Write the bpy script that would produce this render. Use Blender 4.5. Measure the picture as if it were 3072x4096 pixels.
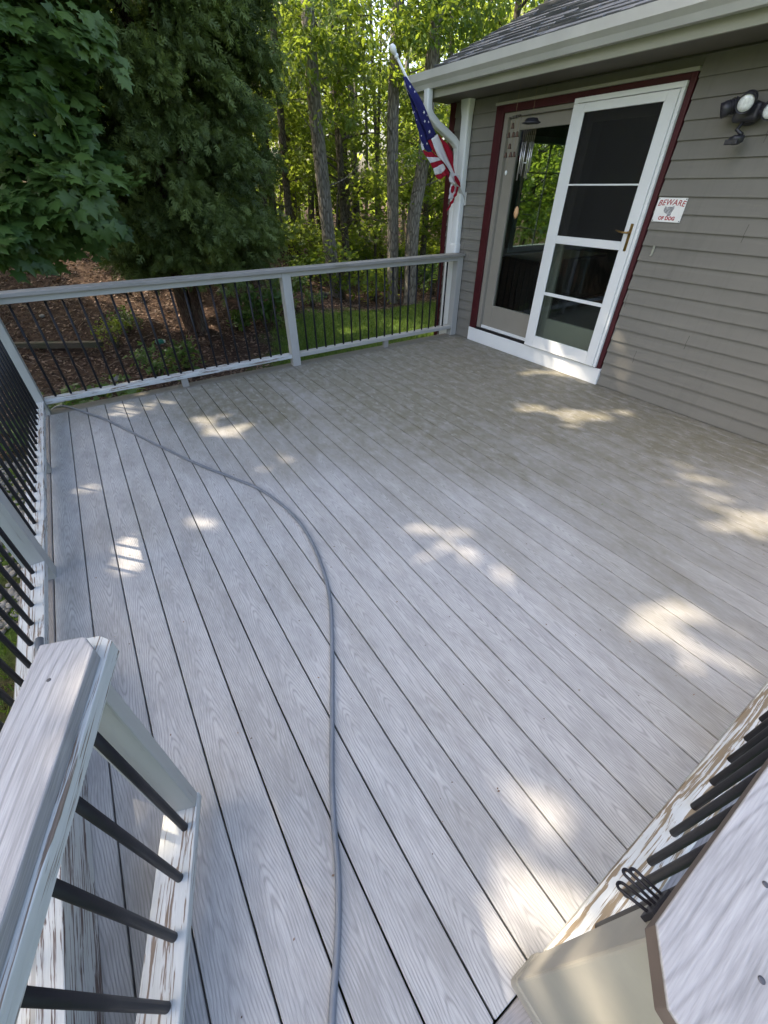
import bpy, bmesh, math, random
import numpy as np
from mathutils import Vector, Matrix
random.seed(7); RS = np.random.RandomState(11)
for o in list(bpy.data.objects): bpy.data.objects.remove(o)
S = bpy.context.scene; COL = S.collection
R = math.radians

# ------------------------------------------------------------------ camera
YAW, PIT, ROLL, FPX = 0.582602, -0.671640, 0.004547, 1629.9
CAM = Vector((1.2638, -0.9627, 1.5435))
fw = Vector((math.sin(YAW)*math.cos(PIT), math.cos(YAW)*math.cos(PIT), math.sin(PIT)))
rt0 = Vector((math.cos(YAW), -math.sin(YAW), 0)); up0 = rt0.cross(fw)
rt = rt0*math.cos(ROLL) + up0*math.sin(ROLL); up = -rt0*math.sin(ROLL) + up0*math.cos(ROLL)
cd = bpy.data.cameras.new('camera'); cam = bpy.data.objects.new('camera', cd); COL.objects.link(cam)
cam.matrix_world = Matrix(((rt.x, up.x, -fw.x, CAM.x), (rt.y, up.y, -fw.y, CAM.y), (rt.z, up.z, -fw.z, CAM.z), (0, 0, 0, 1)))
cd.sensor_fit = 'VERTICAL'; cd.sensor_height = 36.0; cd.lens = FPX/4096*36.0
cd.clip_start = 0.02; cd.clip_end = 2000
S.camera = cam
S.render.resolution_x = 768; S.render.resolution_y = 1024

def hit(u, v, ax, val):
    """point of the place seen at photo pixel (u,v) on the plane axis=val (used once, to measure the place)"""
    d = fw + rt*((u-1536)/FPX) - up*((v-2048)/FPX)
    t = (val-CAM[ax])/d[ax]
    return CAM + d*t

# ------------------------------------------------------------------ light
SUN_EL = 48.0; SAZ = math.atan2(-0.66, 0.75)
sdir = Vector((math.sin(SAZ)*math.cos(R(SUN_EL)), math.cos(SAZ)*math.cos(R(SUN_EL)), math.sin(R(SUN_EL))))
W0 = bpy.data.worlds.new('World'); S.world = W0; W0.use_nodes = True
nt = W0.node_tree; bg = nt.nodes['Background']
sky = nt.nodes.new('ShaderNodeTexSky'); sky.sky_type = 'NISHITA'; sky.sun_disc = False
sky.sun_elevation = R(SUN_EL); sky.sun_rotation = SAZ; sky.air_density = 1.0; sky.dust_density = 6.0; sky.ozone_density = 0.2
nt.links.new(sky.outputs[0], bg.inputs[0]); bg.inputs[1].default_value = 0.15
ld = bpy.data.lights.new('sun', 'SUN'); ld.energy = 2.5; ld.angle = R(0.5); ld.color = (1.0, 0.85, 0.66)
lo = bpy.data.objects.new('sun', ld); COL.objects.link(lo); lo.rotation_euler = sdir.to_track_quat('Z', 'Y').to_euler()
S.view_settings.view_transform = 'Standard'; S.view_settings.look = 'None'; S.view_settings.gamma = 1
S.view_settings.exposure = 2.12
S.render.engine = 'CYCLES'
S.cycles.max_bounces = 8; S.cycles.transparent_max_bounces = 12; S.cycles.diffuse_bounces = 5
S.cycles.sample_clamp_indirect = 6

# ------------------------------------------------------------------ materials
def srgb(r, g, b):
    f = lambda c: (c/255/12.92) if c/255 <= 0.04045 else ((c/255+0.055)/1.055)**2.4
    return (f(r), f(g), f(b), 1)
class NT:
    def __init__(s, name):
        s.m = bpy.data.materials.new(name); s.m.use_nodes = True; s.t = s.m.node_tree
        s.b = s.t.nodes['Principled BSDF']; s.out = s.t.nodes['Material Output']
    def n(s, typ, **kw):
        x = s.t.nodes.new(typ)
        for k, v in kw.items(): setattr(x, k, v)
        return x
    def l(s, a, b): s.t.links.new(a, b)
    def val(s, sock, v):
        if hasattr(v, 'links') or isinstance(v, bpy.types.NodeSocket): s.l(v, sock)
        else: sock.default_value = v
    def math(s, op, a, b=None, c=None, clamp=False):
        x = s.n('ShaderNodeMath', operation=op); x.use_clamp = clamp
        s.val(x.inputs[0], a)
        if b is not None: s.val(x.inputs[1], b)
        if c is not None: s.val(x.inputs[2], c)
        return x.outputs[0]
    def coord(s, kind='Object'): return s.n('ShaderNodeTexCoord').outputs[kind]
    def map(s, vec, scale=(1, 1, 1), loc=(0, 0, 0)):
        x = s.n('ShaderNodeMapping'); s.l(vec, x.inputs[0]); x.inputs['Scale'].default_value = scale; x.inputs['Location'].default_value = loc
        return x.outputs[0]
    def noise(s, vec, scale, detail=4, rough=0.55, dist=0.0):
        x = s.n('ShaderNodeTexNoise'); s.l(vec, x.inputs['Vector']); x.inputs['Scale'].default_value = scale
        x.inputs['Detail'].default_value = detail; x.inputs['Roughness'].default_value = rough; x.inputs['Distortion'].default_value = dist
        return x.outputs[0]
    def ramp(s, fac, stops):
        x = s.n('ShaderNodeValToRGB'); s.l(fac, x.inputs[0]); e = x.color_ramp.elements
        while len(e) < len(stops): e.new(0.5)
        for el, (p, c) in zip(e, stops):
            el.position = p; el.color = c if len(c) == 4 else (*c, 1)
        return x.outputs[0]
    def mix(s, fac, a, b, blend='MIX'):
        x = s.n('ShaderNodeMix', data_type='RGBA', blend_type=blend)
        s.val(x.inputs[0], fac); s.val(x.inputs[6], a); s.val(x.inputs[7], b); return x.outputs[2]
    def bump(s, h, strength=0.3, dist=0.01):
        x = s.n('ShaderNodeBump'); s.l(h, x.inputs['Height']); x.inputs['Strength'].default_value = strength; x.inputs['Distance'].default_value = dist
        s.l(x.outputs[0], s.b.inputs['Normal']); return x
    def set(s, col=None, rough=None, metal=None, spec=None):
        if col is not None: s.val(s.b.inputs['Base Color'], col)
        if rough is not None: s.val(s.b.inputs['Roughness'], rough)
        if metal is not None: s.b.inputs['Metallic'].default_value = metal
        if spec is not None: s.b.inputs['Specular IOR Level'].default_value = spec
        return s.m
g3 = lambda a, b=None, c=None: (a, a if b is None else b, a if c is None else c, 1)
AX = {'x': 0, 'y': 1, 'z': 2}
def stretch(axis, long, cross):
    v = [cross]*3; v[AX[axis]] = long; return tuple(v)

def mat_composite(name, axis='y', cross='x', pitch=0.1412, off=0.0, c_light=(0.500, 0.502, 0.503), c_dark=(0.195, 0.196, 0.200), dirty=True, ringw=0.0072, rise=0.10, sharp=2.4):
    """embossed composite board: sawn-log rings cut by the board face, one cut per board"""
    k = NT(name); co = k.coord()
    sp = k.n('ShaderNodeSeparateXYZ'); k.l(co, sp.inputs[0]); o = sp.outputs
    X = o[AX[cross]]; Y = o[AX[axis]]
    bx = k.math('DIVIDE', k.math('SUBTRACT', X, off), pitch)
    idx = k.math('FLOOR', bx); loc = k.math('MULTIPLY', k.math('SUBTRACT', k.math('SUBTRACT', bx, idx), 0.5), pitch)
    wn = k.n('ShaderNodeTexWhiteNoise', noise_dimensions='1D'); k.l(idx, wn.inputs['W']); rnd = wn.outputs[0]
    cmb = k.n('ShaderNodeCombineXYZ'); k.l(k.math('MULTIPLY', idx, 7.31), cmb.inputs[0]); k.l(Y, cmb.inputs[1]); k.l(k.math('MULTIPLY', rnd, 50.), cmb.inputs[2])
    n1 = k.noise(k.map(cmb.outputs[0], (1, 1.9, 1)), 1.0, 1.5, 0.45)
    n2 = k.noise(k.map(co, stretch(axis, 5, 28)), 1.0, 2)
    xx = k.math('ADD', k.math('ADD', loc, k.math('MULTIPLY', k.math('SUBTRACT', rnd, 0.5), 0.03)), k.math('MULTIPLY', k.math('SUBTRACT', n2, 0.5), 0.013))
    n4 = k.noise(k.map(cmb.outputs[0], (1, 6.5, 1)), 1.0, 2, 0.5)
    soft = k.math('MULTIPLY_ADD', n4, 0.022, 0.004)
    rr = k.math('SQRT', k.math('ADD', k.math('POWER', xx, 2.0), k.math('POWER', soft, 2.0)))
    way = k.math('SUBTRACT', k.math('MULTIPLY', k.math('GREATER_THAN', rnd, 0.45), 2.0), 1.0)
    along = k.math('ADD', k.math('MULTIPLY', k.math('MULTIPLY', Y, way), 1/rise), k.math('MULTIPLY', n1, 9.0))
    ring = k.math('SINE', k.math('MULTIPLY', k.math('ADD', k.math('DIVIDE', rr, ringw), along), 2*math.pi))
    fade = k.ramp(k.noise(k.map(co, stretch(axis, 4, 14)), 1.0, 3), [(0.35, (0.25, 0.25, 0.25)), (0.6, (1, 1, 1))])
    ring = k.math('MULTIPLY', k.math('SUBTRACT', 1.0, k.math('POWER', k.math('MULTIPLY_ADD', ring, 0.5, 0.5), sharp)), fade)
    ring = k.math('SUBTRACT', k.math('MULTIPLY', ring, 1.6), 0.8)
    fine = k.noise(k.map(co, stretch(axis, 18, 330)), 1.0, 3)
    ring2 = k.math('ADD', k.math('MULTIPLY', ring, 0.5), k.math('MULTIPLY', k.math('SUBTRACT', fine, 0.5), 2.0))
    f = k.math('ADD', k.math('MULTIPLY', ring2, 0.55), 0.62, clamp=True)
    col = k.mix(f, (*c_dark, 1), (*c_light, 1))
    tone = k.math('ADD', k.math('MULTIPLY', rnd, 0.13), 0.84)
    col = k.mix(1.0, col, k.ramp(tone, [(0, (0, 0, 0)), (1, (1, 1, 1))]), 'MULTIPLY')
    if dirty:
        d1 = k.noise(k.map(co, (0.8, 0.45, 1)), 1.3, 5, 0.6)
        reach = k.math('ADD', k.math('MULTIPLY', o[0], 0.22), k.math('MULTIPLY', o[1], 0.17))
        m = k.math('MULTIPLY', k.math('SUBTRACT', k.math('ADD', reach, k.math('MULTIPLY', k.math('SUBTRACT', d1, .5), 1.3)), 0.50), 1.9, clamp=True)
        blot = k.noise(k.map(co, (9, 5, 1)), 1.6, 5, 0.65)
        m = k.math('MULTIPLY', m, k.math('ADD', k.math('MULTIPLY', blot, 1.7), 0.05), clamp=True)
        m = k.math('MULTIPLY', m, 1.0)
        col = k.mix(m, col, (0.158, 0.150, 0.112, 1))
        spots = k.ramp(k.noise(k.map(co, (22, 9, 1)), 1.0, 4, 0.7), [(0.55, (0, 0, 0)), (0.68, (1, 1, 1))])
        col = k.mix(k.math('MULTIPLY', k.math('MULTIPLY', spots, m), 0.7), col, (0.34, 0.34, 0.33, 1))
        soil = k.ramp(k.noise(k.map(co, (3.2, 1.5, 1)), 1.0, 5, 0.7), [(0.52, (0, 0, 0)), (0.74, (1, 1, 1))])
        col = k.mix(k.math('MULTIPLY', soil, 0.5), col, (0.20, 0.19, 0.17, 1))
    k.bump(ring2, 0.35, 0.0012)
    return k.set(col, 0.62, spec=0.35)

def mat_paint(name, col, axis='y', grain=0.35, rough=0.55, grime=(0.3, 0.29, 0.24), gr=0.25):
    k = NT(name); co = k.coord()
    g = k.noise(k.map(co, stretch(axis, 3, 60)), 1.0, 5, 0.6, 0.4)
    cr = k.ramp(g, [(0.30, (1, 1, 1)), (0.38, (0, 0, 0))])
    dirt = k.ramp(k.noise(k.map(co, stretch(axis, 2.0, 7)), 1.0, 6, 0.68), [(0.48, (0, 0, 0)), (0.78, (1, 1, 1))])
    c = k.mix(k.math('MULTIPLY', dirt, gr), (*col, 1), (*grime, 1))
    c = k.mix(k.math('MULTIPLY', cr, grain), c, (0.16, 0.14, 0.12, 1))
    k.bump(g, 0.35, 0.002)
    return k.set(c, rough, spec=0.35)

def mat_peeling(name, axis='y', amount=0.5, wood=(0.19, 0.15, 0.12)):
    """old white paint worn off along the grain"""
    k = NT(name); co = k.coord()
    sp = k.n('ShaderNodeSeparateXYZ'); k.l(co, sp.inputs[0])
    warp = k.noise(k.map(co, stretch(axis, 2.2, 9)), 1.0, 3, 0.5)
    v = k.n('ShaderNodeVectorMath', operation='ADD'); k.l(co, v.inputs[0])
    cm = k.n('ShaderNodeCombineXYZ')
    for i in range(3):
        if i != AX[axis]: k.l(k.math('MULTIPLY', warp, 0.05), cm.inputs[i])
    k.l(cm.outputs[0], v.inputs[1])
    g = k.noise(k.map(v.outputs[0], stretch(axis, 3.2, 150)), 1.0, 4, 0.62)
    patch = k.noise(k.map(co, stretch(axis, 3, 16)), 1.0, 5, 0.65)
    thr = k.math('ADD', k.math('MULTIPLY', patch, 0.5), g)
    lo = 0.86-0.14*amount
    worn = k.ramp(k.math('MULTIPLY', thr, 0.7), [(lo*0.7-0.015, (0, 0, 0)), (lo*0.7+0.02, (1, 1, 1))])
    tone = k.ramp(patch, [(0.3, (0.42, 0.44, 0.43)), (0.7, (0.58, 0.60, 0.60))])
    c = k.mix(worn, tone, (*wood, 1))
    k.bump(g, 0.6, 0.003)
    return k.set(c, 0.7, spec=0.25)

def mat_plain(name, col, rough=0.5, metal=0, spec=0.5, var=0.12, scale=4, bump=0.0):
    k = NT(name); co = k.coord()
    n = k.noise(co, scale, 5, 0.6)
    f = k.ramp(n, [(0.25, tuple(c*(1-var) for c in col)), (0.75, tuple(min(1, c*(1+var)) for c in col))])
    if bump: k.bump(k.noise(co, scale*12, 4), bump, 0.002)
    return k.set(f, rough, metal, spec)

def mat_siding(name):
    k = NT(name); co = k.coord()
    sp = k.n('ShaderNodeSeparateXYZ'); k.l(co, sp.inputs[0])
    lap = k.math('FLOOR', k.math('DIVIDE', k.math('SUBTRACT', sp.outputs[2], 0.115), 0.1067))
    wn = k.n('ShaderNodeTexWhiteNoise', noise_dimensions='1D'); k.l(lap, wn.inputs['W'])
    g = k.noise(k.map(co, (3, 3, 90)), 1.0, 5, 0.65)
    big = k.noise(k.map(co, (1.2, 1.2, 5)), 1.0, 5, 0.6)
    c = k.mix(big, (0.155, 0.148, 0.129, 1), (0.208, 0.199, 0.174, 1))
    c = k.mix(k.math('MULTIPLY', wn.outputs[0], 0.16), c, (0.13, 0.125, 0.11, 1))
    st = k.ramp(k.noise(k.map(co, (1, 14, 1.2)), 1.0, 6, 0.7), [(0.50, (0, 0, 0)), (0.75, (1, 1, 1))])
    c = k.mix(k.math('MULTIPLY', st, 0.28), c, (0.10, 0.098, 0.085, 1))
    jt = k.math('ADD', k.math('MULTIPLY', sp.outputs[1], 0.31), k.math('MULTIPLY', wn.outputs[0], 5.0))
    jt = k.math('LESS_THAN', k.math('FRACT', jt), 0.0011)
    c = k.mix(k.math('MULTIPLY', jt, 0.8), c, (0.04, 0.038, 0.033, 1))
    sc = k.ramp(k.noise(k.map(co, (9, 9, 60)), 1.0, 6, 0.75), [(0.66, (0, 0, 0)), (0.75, (1, 1, 1))])
    c = k.mix(k.math('MULTIPLY', sc, 0.3), c, (0.30, 0.29, 0.27, 1))
    k.bump(g, 0.25, 0.002)
    return k.set(c, 0.6, spec=0.3)

def mat_roof(name):
    k = NT(name); co = k.coord()
    sp = k.n('ShaderNodeSeparateXYZ'); k.l(co, sp.inputs[0])
    cell = k.n('ShaderNodeTexVoronoi', feature='F1'); k.l(k.map(co, (7.2, 4.6, 0.0)), cell.inputs['Vector']); cell.inputs['Scale'].default_value = 1.0
    gran = k.noise(co, 260, 2, 0.6)
    tab = k.noise(k.map(co, (7.5, 3.2, 1)), 1.0, 2, 0.5)
    c = k.ramp(tab, [(0.3, (0.07, 0.075, 0.08)), (0.5, (0.13, 0.135, 0.14)), (0.7, (0.21, 0.21, 0.205))])
    c = k.mix(0.5, c, k.ramp(gran, [(0.3, (0.05, 0.053, 0.056)), (0.7, (0.24, 0.24, 0.235))]))
    k.bump(gran, 0.5, 0.003)
    return k.set(c, 0.9, spec=0.2)

def mat_leaf(name, c1, c2, trans=0.45, tcol=None, rough=0.45):
    k = NT(name); a = k.n('ShaderNodeAttribute', attribute_name='rnd'); f = a.outputs['Fac']
    col = k.ramp(f, [(0.0, c1), (1.0, c2)])
    k.set(col, rough, spec=0.4)
    t = k.n('ShaderNodeBsdfTranslucent')
    tc = tcol or tuple(min(1, x*2.0) for x in c2)
    k.l(k.mix(0.65, col, (*tc, 1)), t.inputs[0])
    mx = k.n('ShaderNodeMixShader'); mx.inputs[0].default_value = trans
    k.l(k.b.outputs[0], mx.inputs[1]); k.l(t.outputs[0], mx.inputs[2]); k.l(mx.outputs[0], k.out.inputs[0])
    return k.m

def mat_bark(name, c1, c2, sc=1.0):
    k = NT(name); co = k.coord()
    w = k.noise(k.map(co, (26*sc, 26*sc, 4*sc)), 1.0, 5, 0.7, 0.6)
    v = k.n('ShaderNodeTexVoronoi', feature='DISTANCE_TO_EDGE'); k.l(k.map(co, (22*sc, 22*sc, 5*sc)), v.inputs['Vector']); v.inputs['Scale'].default_value = 1.0
    e = k.ramp(v.outputs[0], [(0.0, (0, 0, 0)), (0.22, (1, 1, 1))])
    h = k.math('MULTIPLY', e, w)
    lich = k.ramp(k.noise(k.map(co, (5, 5, 2.5)), 1.0, 6, 0.7), [(0.5, (0, 0, 0)), (0.66, (1, 1, 1))])
    c = k.mix(h, (*c1, 1), (*c2, 1))
    c = k.mix(k.math('MULTIPLY', lich, 0.35), c, (0.25, 0.26, 0.2, 1))
    k.bump(h, 1.0, 0.03)
    return k.set(c, 0.9, spec=0.15)

M = {}
M['deck'] = mat_composite('composite_decking', off=0.6433)
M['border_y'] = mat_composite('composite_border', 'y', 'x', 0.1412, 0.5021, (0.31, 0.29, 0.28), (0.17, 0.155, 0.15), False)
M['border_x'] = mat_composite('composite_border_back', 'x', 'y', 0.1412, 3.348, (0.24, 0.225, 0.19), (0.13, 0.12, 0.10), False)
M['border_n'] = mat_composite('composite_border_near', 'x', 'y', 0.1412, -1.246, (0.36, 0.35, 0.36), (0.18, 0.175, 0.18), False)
for a in 'xyz':
    M['paint_'+a] = mat_paint('grey_white_paint_'+a, (0.37, 0.372, 0.355), a, gr=0.45)
    M['peel_'+a] = mat_peeling('peeling_white_paint_'+a, a, 0.35)
    M['cap_'+a] = mat_composite('composite_cap_'+a, a, 'y' if a == 'x' else 'x', 0.16, -1.23 if a == 'x' else 0.0, (0.42, 0.42, 0.43), (0.16, 0.16, 0.165), False, 0.0155, 0.16, 6.0)
M['wetpaint_x'] = mat_paint('dull_grey_paint_x', (0.30, 0.29, 0.27), 'x', 0.5)
M['oldcap_x'] = mat_paint('stained_grey_cap_x', (0.25, 0.243, 0.225), 'x', 0.6, grime=(0.11, 0.105, 0.08), gr=0.9)
M['oldcap_y'] = mat_paint('stained_grey_cap_y', (0.36, 0.355, 0.35), 'y', 0.5, grime=(0.17, 0.16, 0.13), gr=0.8)
M['worn_x'] = mat_peeling('heavily_worn_paint_x', 'x', 0.75, (0.21, 0.165, 0.11))
M['worn_y'] = mat_peeling('striped_worn_paint_y', 'y', 0.45, (0.13, 0.095, 0.085))
M['black'] = mat_plain('black_metal', (0.012, 0.012, 0.017), 0.5, 0, 0.3, 0.3, 9, 0.15)
M['sleeve'] = mat_plain('beige_post_wrap', (0.30, 0.288, 0.25), 0.45, 0, 0.4, 0.12, 5, 0.1)
M['edge_brown'] = mat_plain('brown_board_edge', (0.13, 0.105, 0.095), 0.8, 0, 0.3, 0.2, 8)
M['vinyl'] = mat_plain('white_vinyl', (0.74, 0.76, 0.76), 0.35, 0, 0.5, 0.04, 3)
M['gutter'] = mat_plain('painted_gutter_metal', (0.50, 0.50, 0.47), 0.4, 0, 0.5, 0.14, 2.2)
M['fascia'] = mat_plain('fascia_cream_paint', (0.33, 0.33, 0.27), 0.5, 0, 0.4, 0.08, 3)
M['soffit'] = mat_plain('taupe_soffit_paint', (0.16, 0.145, 0.12), 0.7, 0, 0.3, 0.1, 3)
M['red'] = mat_plain('dark_red_trim', (0.055, 0.006, 0.010), 0.5, 0, 0.4, 0.18, 6)
M['taupe'] = mat_plain('taupe_door_paint', (0.25, 0.235, 0.20), 0.5, 0, 0.4, 0.06, 3)
M['brass'] = mat_plain('tarnished_brass', (0.27, 0.18, 0.07), 0.35, 1.0, 0.5, 0.35, 30)
M['siding'] = mat_siding('grey_clapboard'); M['roof'] = mat_roof('asphalt_shingle')
M['dark'] = mat_plain('dark_interior', (0.035, 0.033, 0.03), 0.8, 0, 0.2, 0.2, 2)
M['int_grey'] = mat_plain('interior_trim_grey', (0.32, 0.36, 0.36), 0.6, 0, 0.3, 0.1, 2)
M['track'] = mat_plain('black_door_track', (0.012, 0.011, 0.012), 0.4)
M['alu'] = mat_plain('grey_metal', (0.5, 0.5, 0.48), 0.35, 0.9, 0.5, 0.15, 40)
M['copper'] = mat_plain('dull_copper', (0.10, 0.06, 0.04), 0.45, 0.6, 0.5, 0.3, 40)
M['woodsail'] = mat_plain('pale_wood', (0.62, 0.36, 0.18), 0.5)
M['cord'] = mat_plain('tan_cord', (0.30, 0.25, 0.15), 0.8)
M['hose'] = mat_plain('grey_rubber_hose', (0.135, 0.155, 0.185), 0.42, 0, 0.5, 0.15, 14)
M['white'] = mat_plain('white_enamel', (0.8, 0.8, 0.78), 0.35, 0, 0.5, 0.05, 10)
M['flagred'] = mat_plain('flag_red_cloth', (0.32, 0.012, 0.03), 0.85, 0, 0.2, 0.12, 12)
M['flagwhite'] = mat_plain('flag_white_cloth', (0.68, 0.66, 0.68), 0.85, 0, 0.2, 0.06, 12)
M['flagblue'] = mat_plain('flag_blue_cloth', (0.022, 0.022, 0.105), 0.85, 0, 0.2, 0.15, 12)
M['signred'] = mat_plain('sign_red_ink', (0.36, 0.02, 0.03), 0.4)
M['signgrey'] = mat_plain('sign_grey_ink', (0.33, 0.33, 0.34), 0.5, 0, 0.3, 0.75, 75)
M['screw'] = mat_plain('screw_metal', (0.09, 0.09, 0.10), 0.5, 0.6)
M['lens'] = mat_plain('lamp_lens', (0.75, 0.77, 0.75), 0.15, 0, 0.6, 0.3, 60)
M['bronze'] = mat_plain('dark_lamp_plastic', (0.03, 0.03, 0.038), 0.4, 0, 0.5, 0.2, 8)
M['teal'] = mat_plain('teal_plastic', (0.03, 0.16, 0.11), 0.3)
M['rock'] = mat_plain('grey_stone', (0.23, 0.215, 0.19), 0.9, 0, 0.2, 0.35, 9, 0.5)
M['timber'] = mat_paint('weathered_timber', (0.07, 0.055, 0.04), 'x', 0.6, 0.9, (0.03, 0.045, 0.015), 0.9)
M['bark'] = mat_bark('grey_furrowed_bark', (0.10, 0.09, 0.075), (0.46, 0.43, 0.37))
M['barkdark'] = mat_bark('dark_bark', (0.05, 0.042, 0.035), (0.24, 0.21, 0.18), 1.3)
M['cedarbark'] = mat_bark('cedar_bark', (0.05, 0.03, 0.022), (0.19, 0.12, 0.09), 1.6)
M['stem'] = mat_plain('green_brown_stem', (0.06, 0.055, 0.03), 0.9)
M['maple'] = mat_leaf('maple_leaf', (0.026, 0.062, 0.014), (0.125, 0.200, 0.045), 0.30, (0.10, 0.20, 0.03))
M['cedar'] = mat_leaf('cedar_leaf', (0.034, 0.058, 0.013), (0.20, 0.26, 0.065), 0.22, (0.10, 0.18, 0.03), 0.6)
M['leafy'] = mat_leaf('yellow_green_leaf', (0.075, 0.12, 0.014), (0.12, 0.18, 0.03), 0.60, (0.40, 0.50, 0.06))
M['leafmid'] = mat_leaf('mid_green_leaf', (0.045, 0.10, 0.018), (0.10, 0.17, 0.028), 0.55, (0.36, 0.46, 0.04))
M['shrub'] = mat_leaf('shrub_leaf', (0.04, 0.10, 0.02), (0.10, 0.17, 0.04), 0.4, (0.22, 0.32, 0.04))
M['grass'] = mat_leaf('grass_blade', (0.05, 0.10, 0.016), (0.13, 0.19, 0.035), 0.35, (0.2, 0.3, 0.03))
M['litter'] = mat_leaf('dead_leaf', (0.035, 0.022, 0.018), (0.24, 0.165, 0.12), 0.12, (0.3, 0.18, 0.08), 0.8)
M['twig'] = mat_plain('dry_twig', (0.20, 0.15, 0.11), 0.9)

def glass(name, tint=(1, 1, 1), refl=1.0, dark=0.0):
    k = NT(name); k.t.nodes.remove(k.b)
    fr = k.n('ShaderNodeFresnel'); fr.inputs[0].default_value = 1.5
    gl = k.n('ShaderNodeBsdfGlossy'); gl.inputs['Roughness'].default_value = 0.0; gl.inputs['Color'].default_value = (0.95, 0.97, 1, 1)
    tr = k.n('ShaderNodeBsdfTransparent'); tr.inputs[0].default_value = (*tint, 1)
    mx = k.n('ShaderNodeMixShader'); ge = k.n('ShaderNodeNewGeometry'); k.l(k.math('MULTIPLY', k.math('MULTIPLY', fr.outputs[0], refl, clamp=True), k.math('SUBTRACT', 1.0, ge.outputs['Backfacing'])), mx.inputs[0])
    k.l(tr.outputs[0], mx.inputs[1]); k.l(gl.outputs[0], mx.inputs[2]); k.l(mx.outputs[0], k.out.inputs[0]); return k.m
M['glass'] = glass('window_glass', (0.85, 0.9, 0.87), 1.6)
def screen_mat():
    k = NT('insect_screen'); tr = k.n('ShaderNodeBsdfTransparent')
    k.set((0.012, 0.013, 0.014, 1), 0.6, spec=0.3)
    mx = k.n('ShaderNodeMixShader'); mx.inputs[0].default_value = 0.55
    k.l(tr.outputs[0], mx.inputs[1]); k.l(k.b.outputs[0], mx.inputs[2]); k.l(mx.outputs[0], k.out.inputs[0]); return k.m
M['screen'] = screen_mat()

def mat_ground():
    k = NT('woodland_ground'); co = k.coord()
    sp = k.n('ShaderNodeSeparateXYZ'); k.l(co, sp.inputs[0])
    n1 = k.noise(co, 9, 8, 0.75); n2 = k.noise(co, 1.1, 4, 0.6)
    litter = k.ramp(n1, [(0.32, (0.022, 0.015, 0.012)), (0.52, (0.06, 0.038, 0.028)), (0.70, (0.14, 0.10, 0.07))])
    grass = k.ramp(k.noise(co, 14, 6, 0.7), [(0.3, (0.03, 0.06, 0.010)), (0.7, (0.10, 0.15, 0.03))])
    # lawn: wavy-edged strip right of the bank and round the near left of the deck
    wob = k.math('MULTIPLY', k.math('SUBTRACT', n2, 0.5), 2.2)
    e = k.math('ADD', k.math('SUBTRACT', k.math('ADD', 9.2, k.math('MULTIPLY', sp.outputs[0], 0.02)), sp.outputs[1]), wob)
    e2 = k.math('ADD', k.math('SUBTRACT', sp.outputs[0], k.math('ADD', k.math('MULTIPLY', sp.outputs[1], 0.42), 0.75)), wob)
    e3 = k.math('SUBTRACT', 5.2, sp.outputs[1])
    right = k.math('MULTIPLY', k.math('MULTIPLY', e, 2.0, clamp=True), k.math('MULTIPLY', e2, 2.0, clamp=True))
    near = k.math('MULTIPLY', e3, 2.0, clamp=True)
    m = k.math('MAXIMUM', right, k.math('MULTIPLY', near, k.ramp(n2, [(0.35, (0.2, 0.2, 0.2)), (0.5, (1, 1, 1))])))
    c = k.mix(m, litter, grass)
    k.bump(n1, 0.9, 0.05)
    return k.set(c, 0.95, spec=0.1)
M['ground'] = mat_ground()

# ------------------------------------------------------------------ builders
def wm(o):
    m = Matrix.Identity(4)
    while o is not None:
        m = Matrix.Translation(o.location) @ o.rotation_euler.to_matrix().to_4x4() @ m; o = o.parent
    return m
def link(name, me, mat, parent=None):
    o = bpy.data.objects.new(name, me); COL.objects.link(o)
    if mat is not None:
        for q in (mat if isinstance(mat, (list, tuple)) else [mat]): me.materials.append(q)
    if parent is not None:
        me.transform(wm(parent).inverted()); o.parent = parent
    return o
def tag(o, label=None, cat=None, group=None, kind=None):
    if label: o['label'] = label
    if cat: o['category'] = cat
    if group: o['group'] = group
    if kind: o['kind'] = kind
    return o
def thing(name, label, cat, loc=(0, 0, 0), rz=0, group=None):
    o = bpy.data.objects.new(name, None); o.empty_display_size = 0.1; COL.objects.link(o)
    o.location = loc; o.rotation_euler = (0, 0, rz); return tag(o, label, cat, group)
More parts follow.
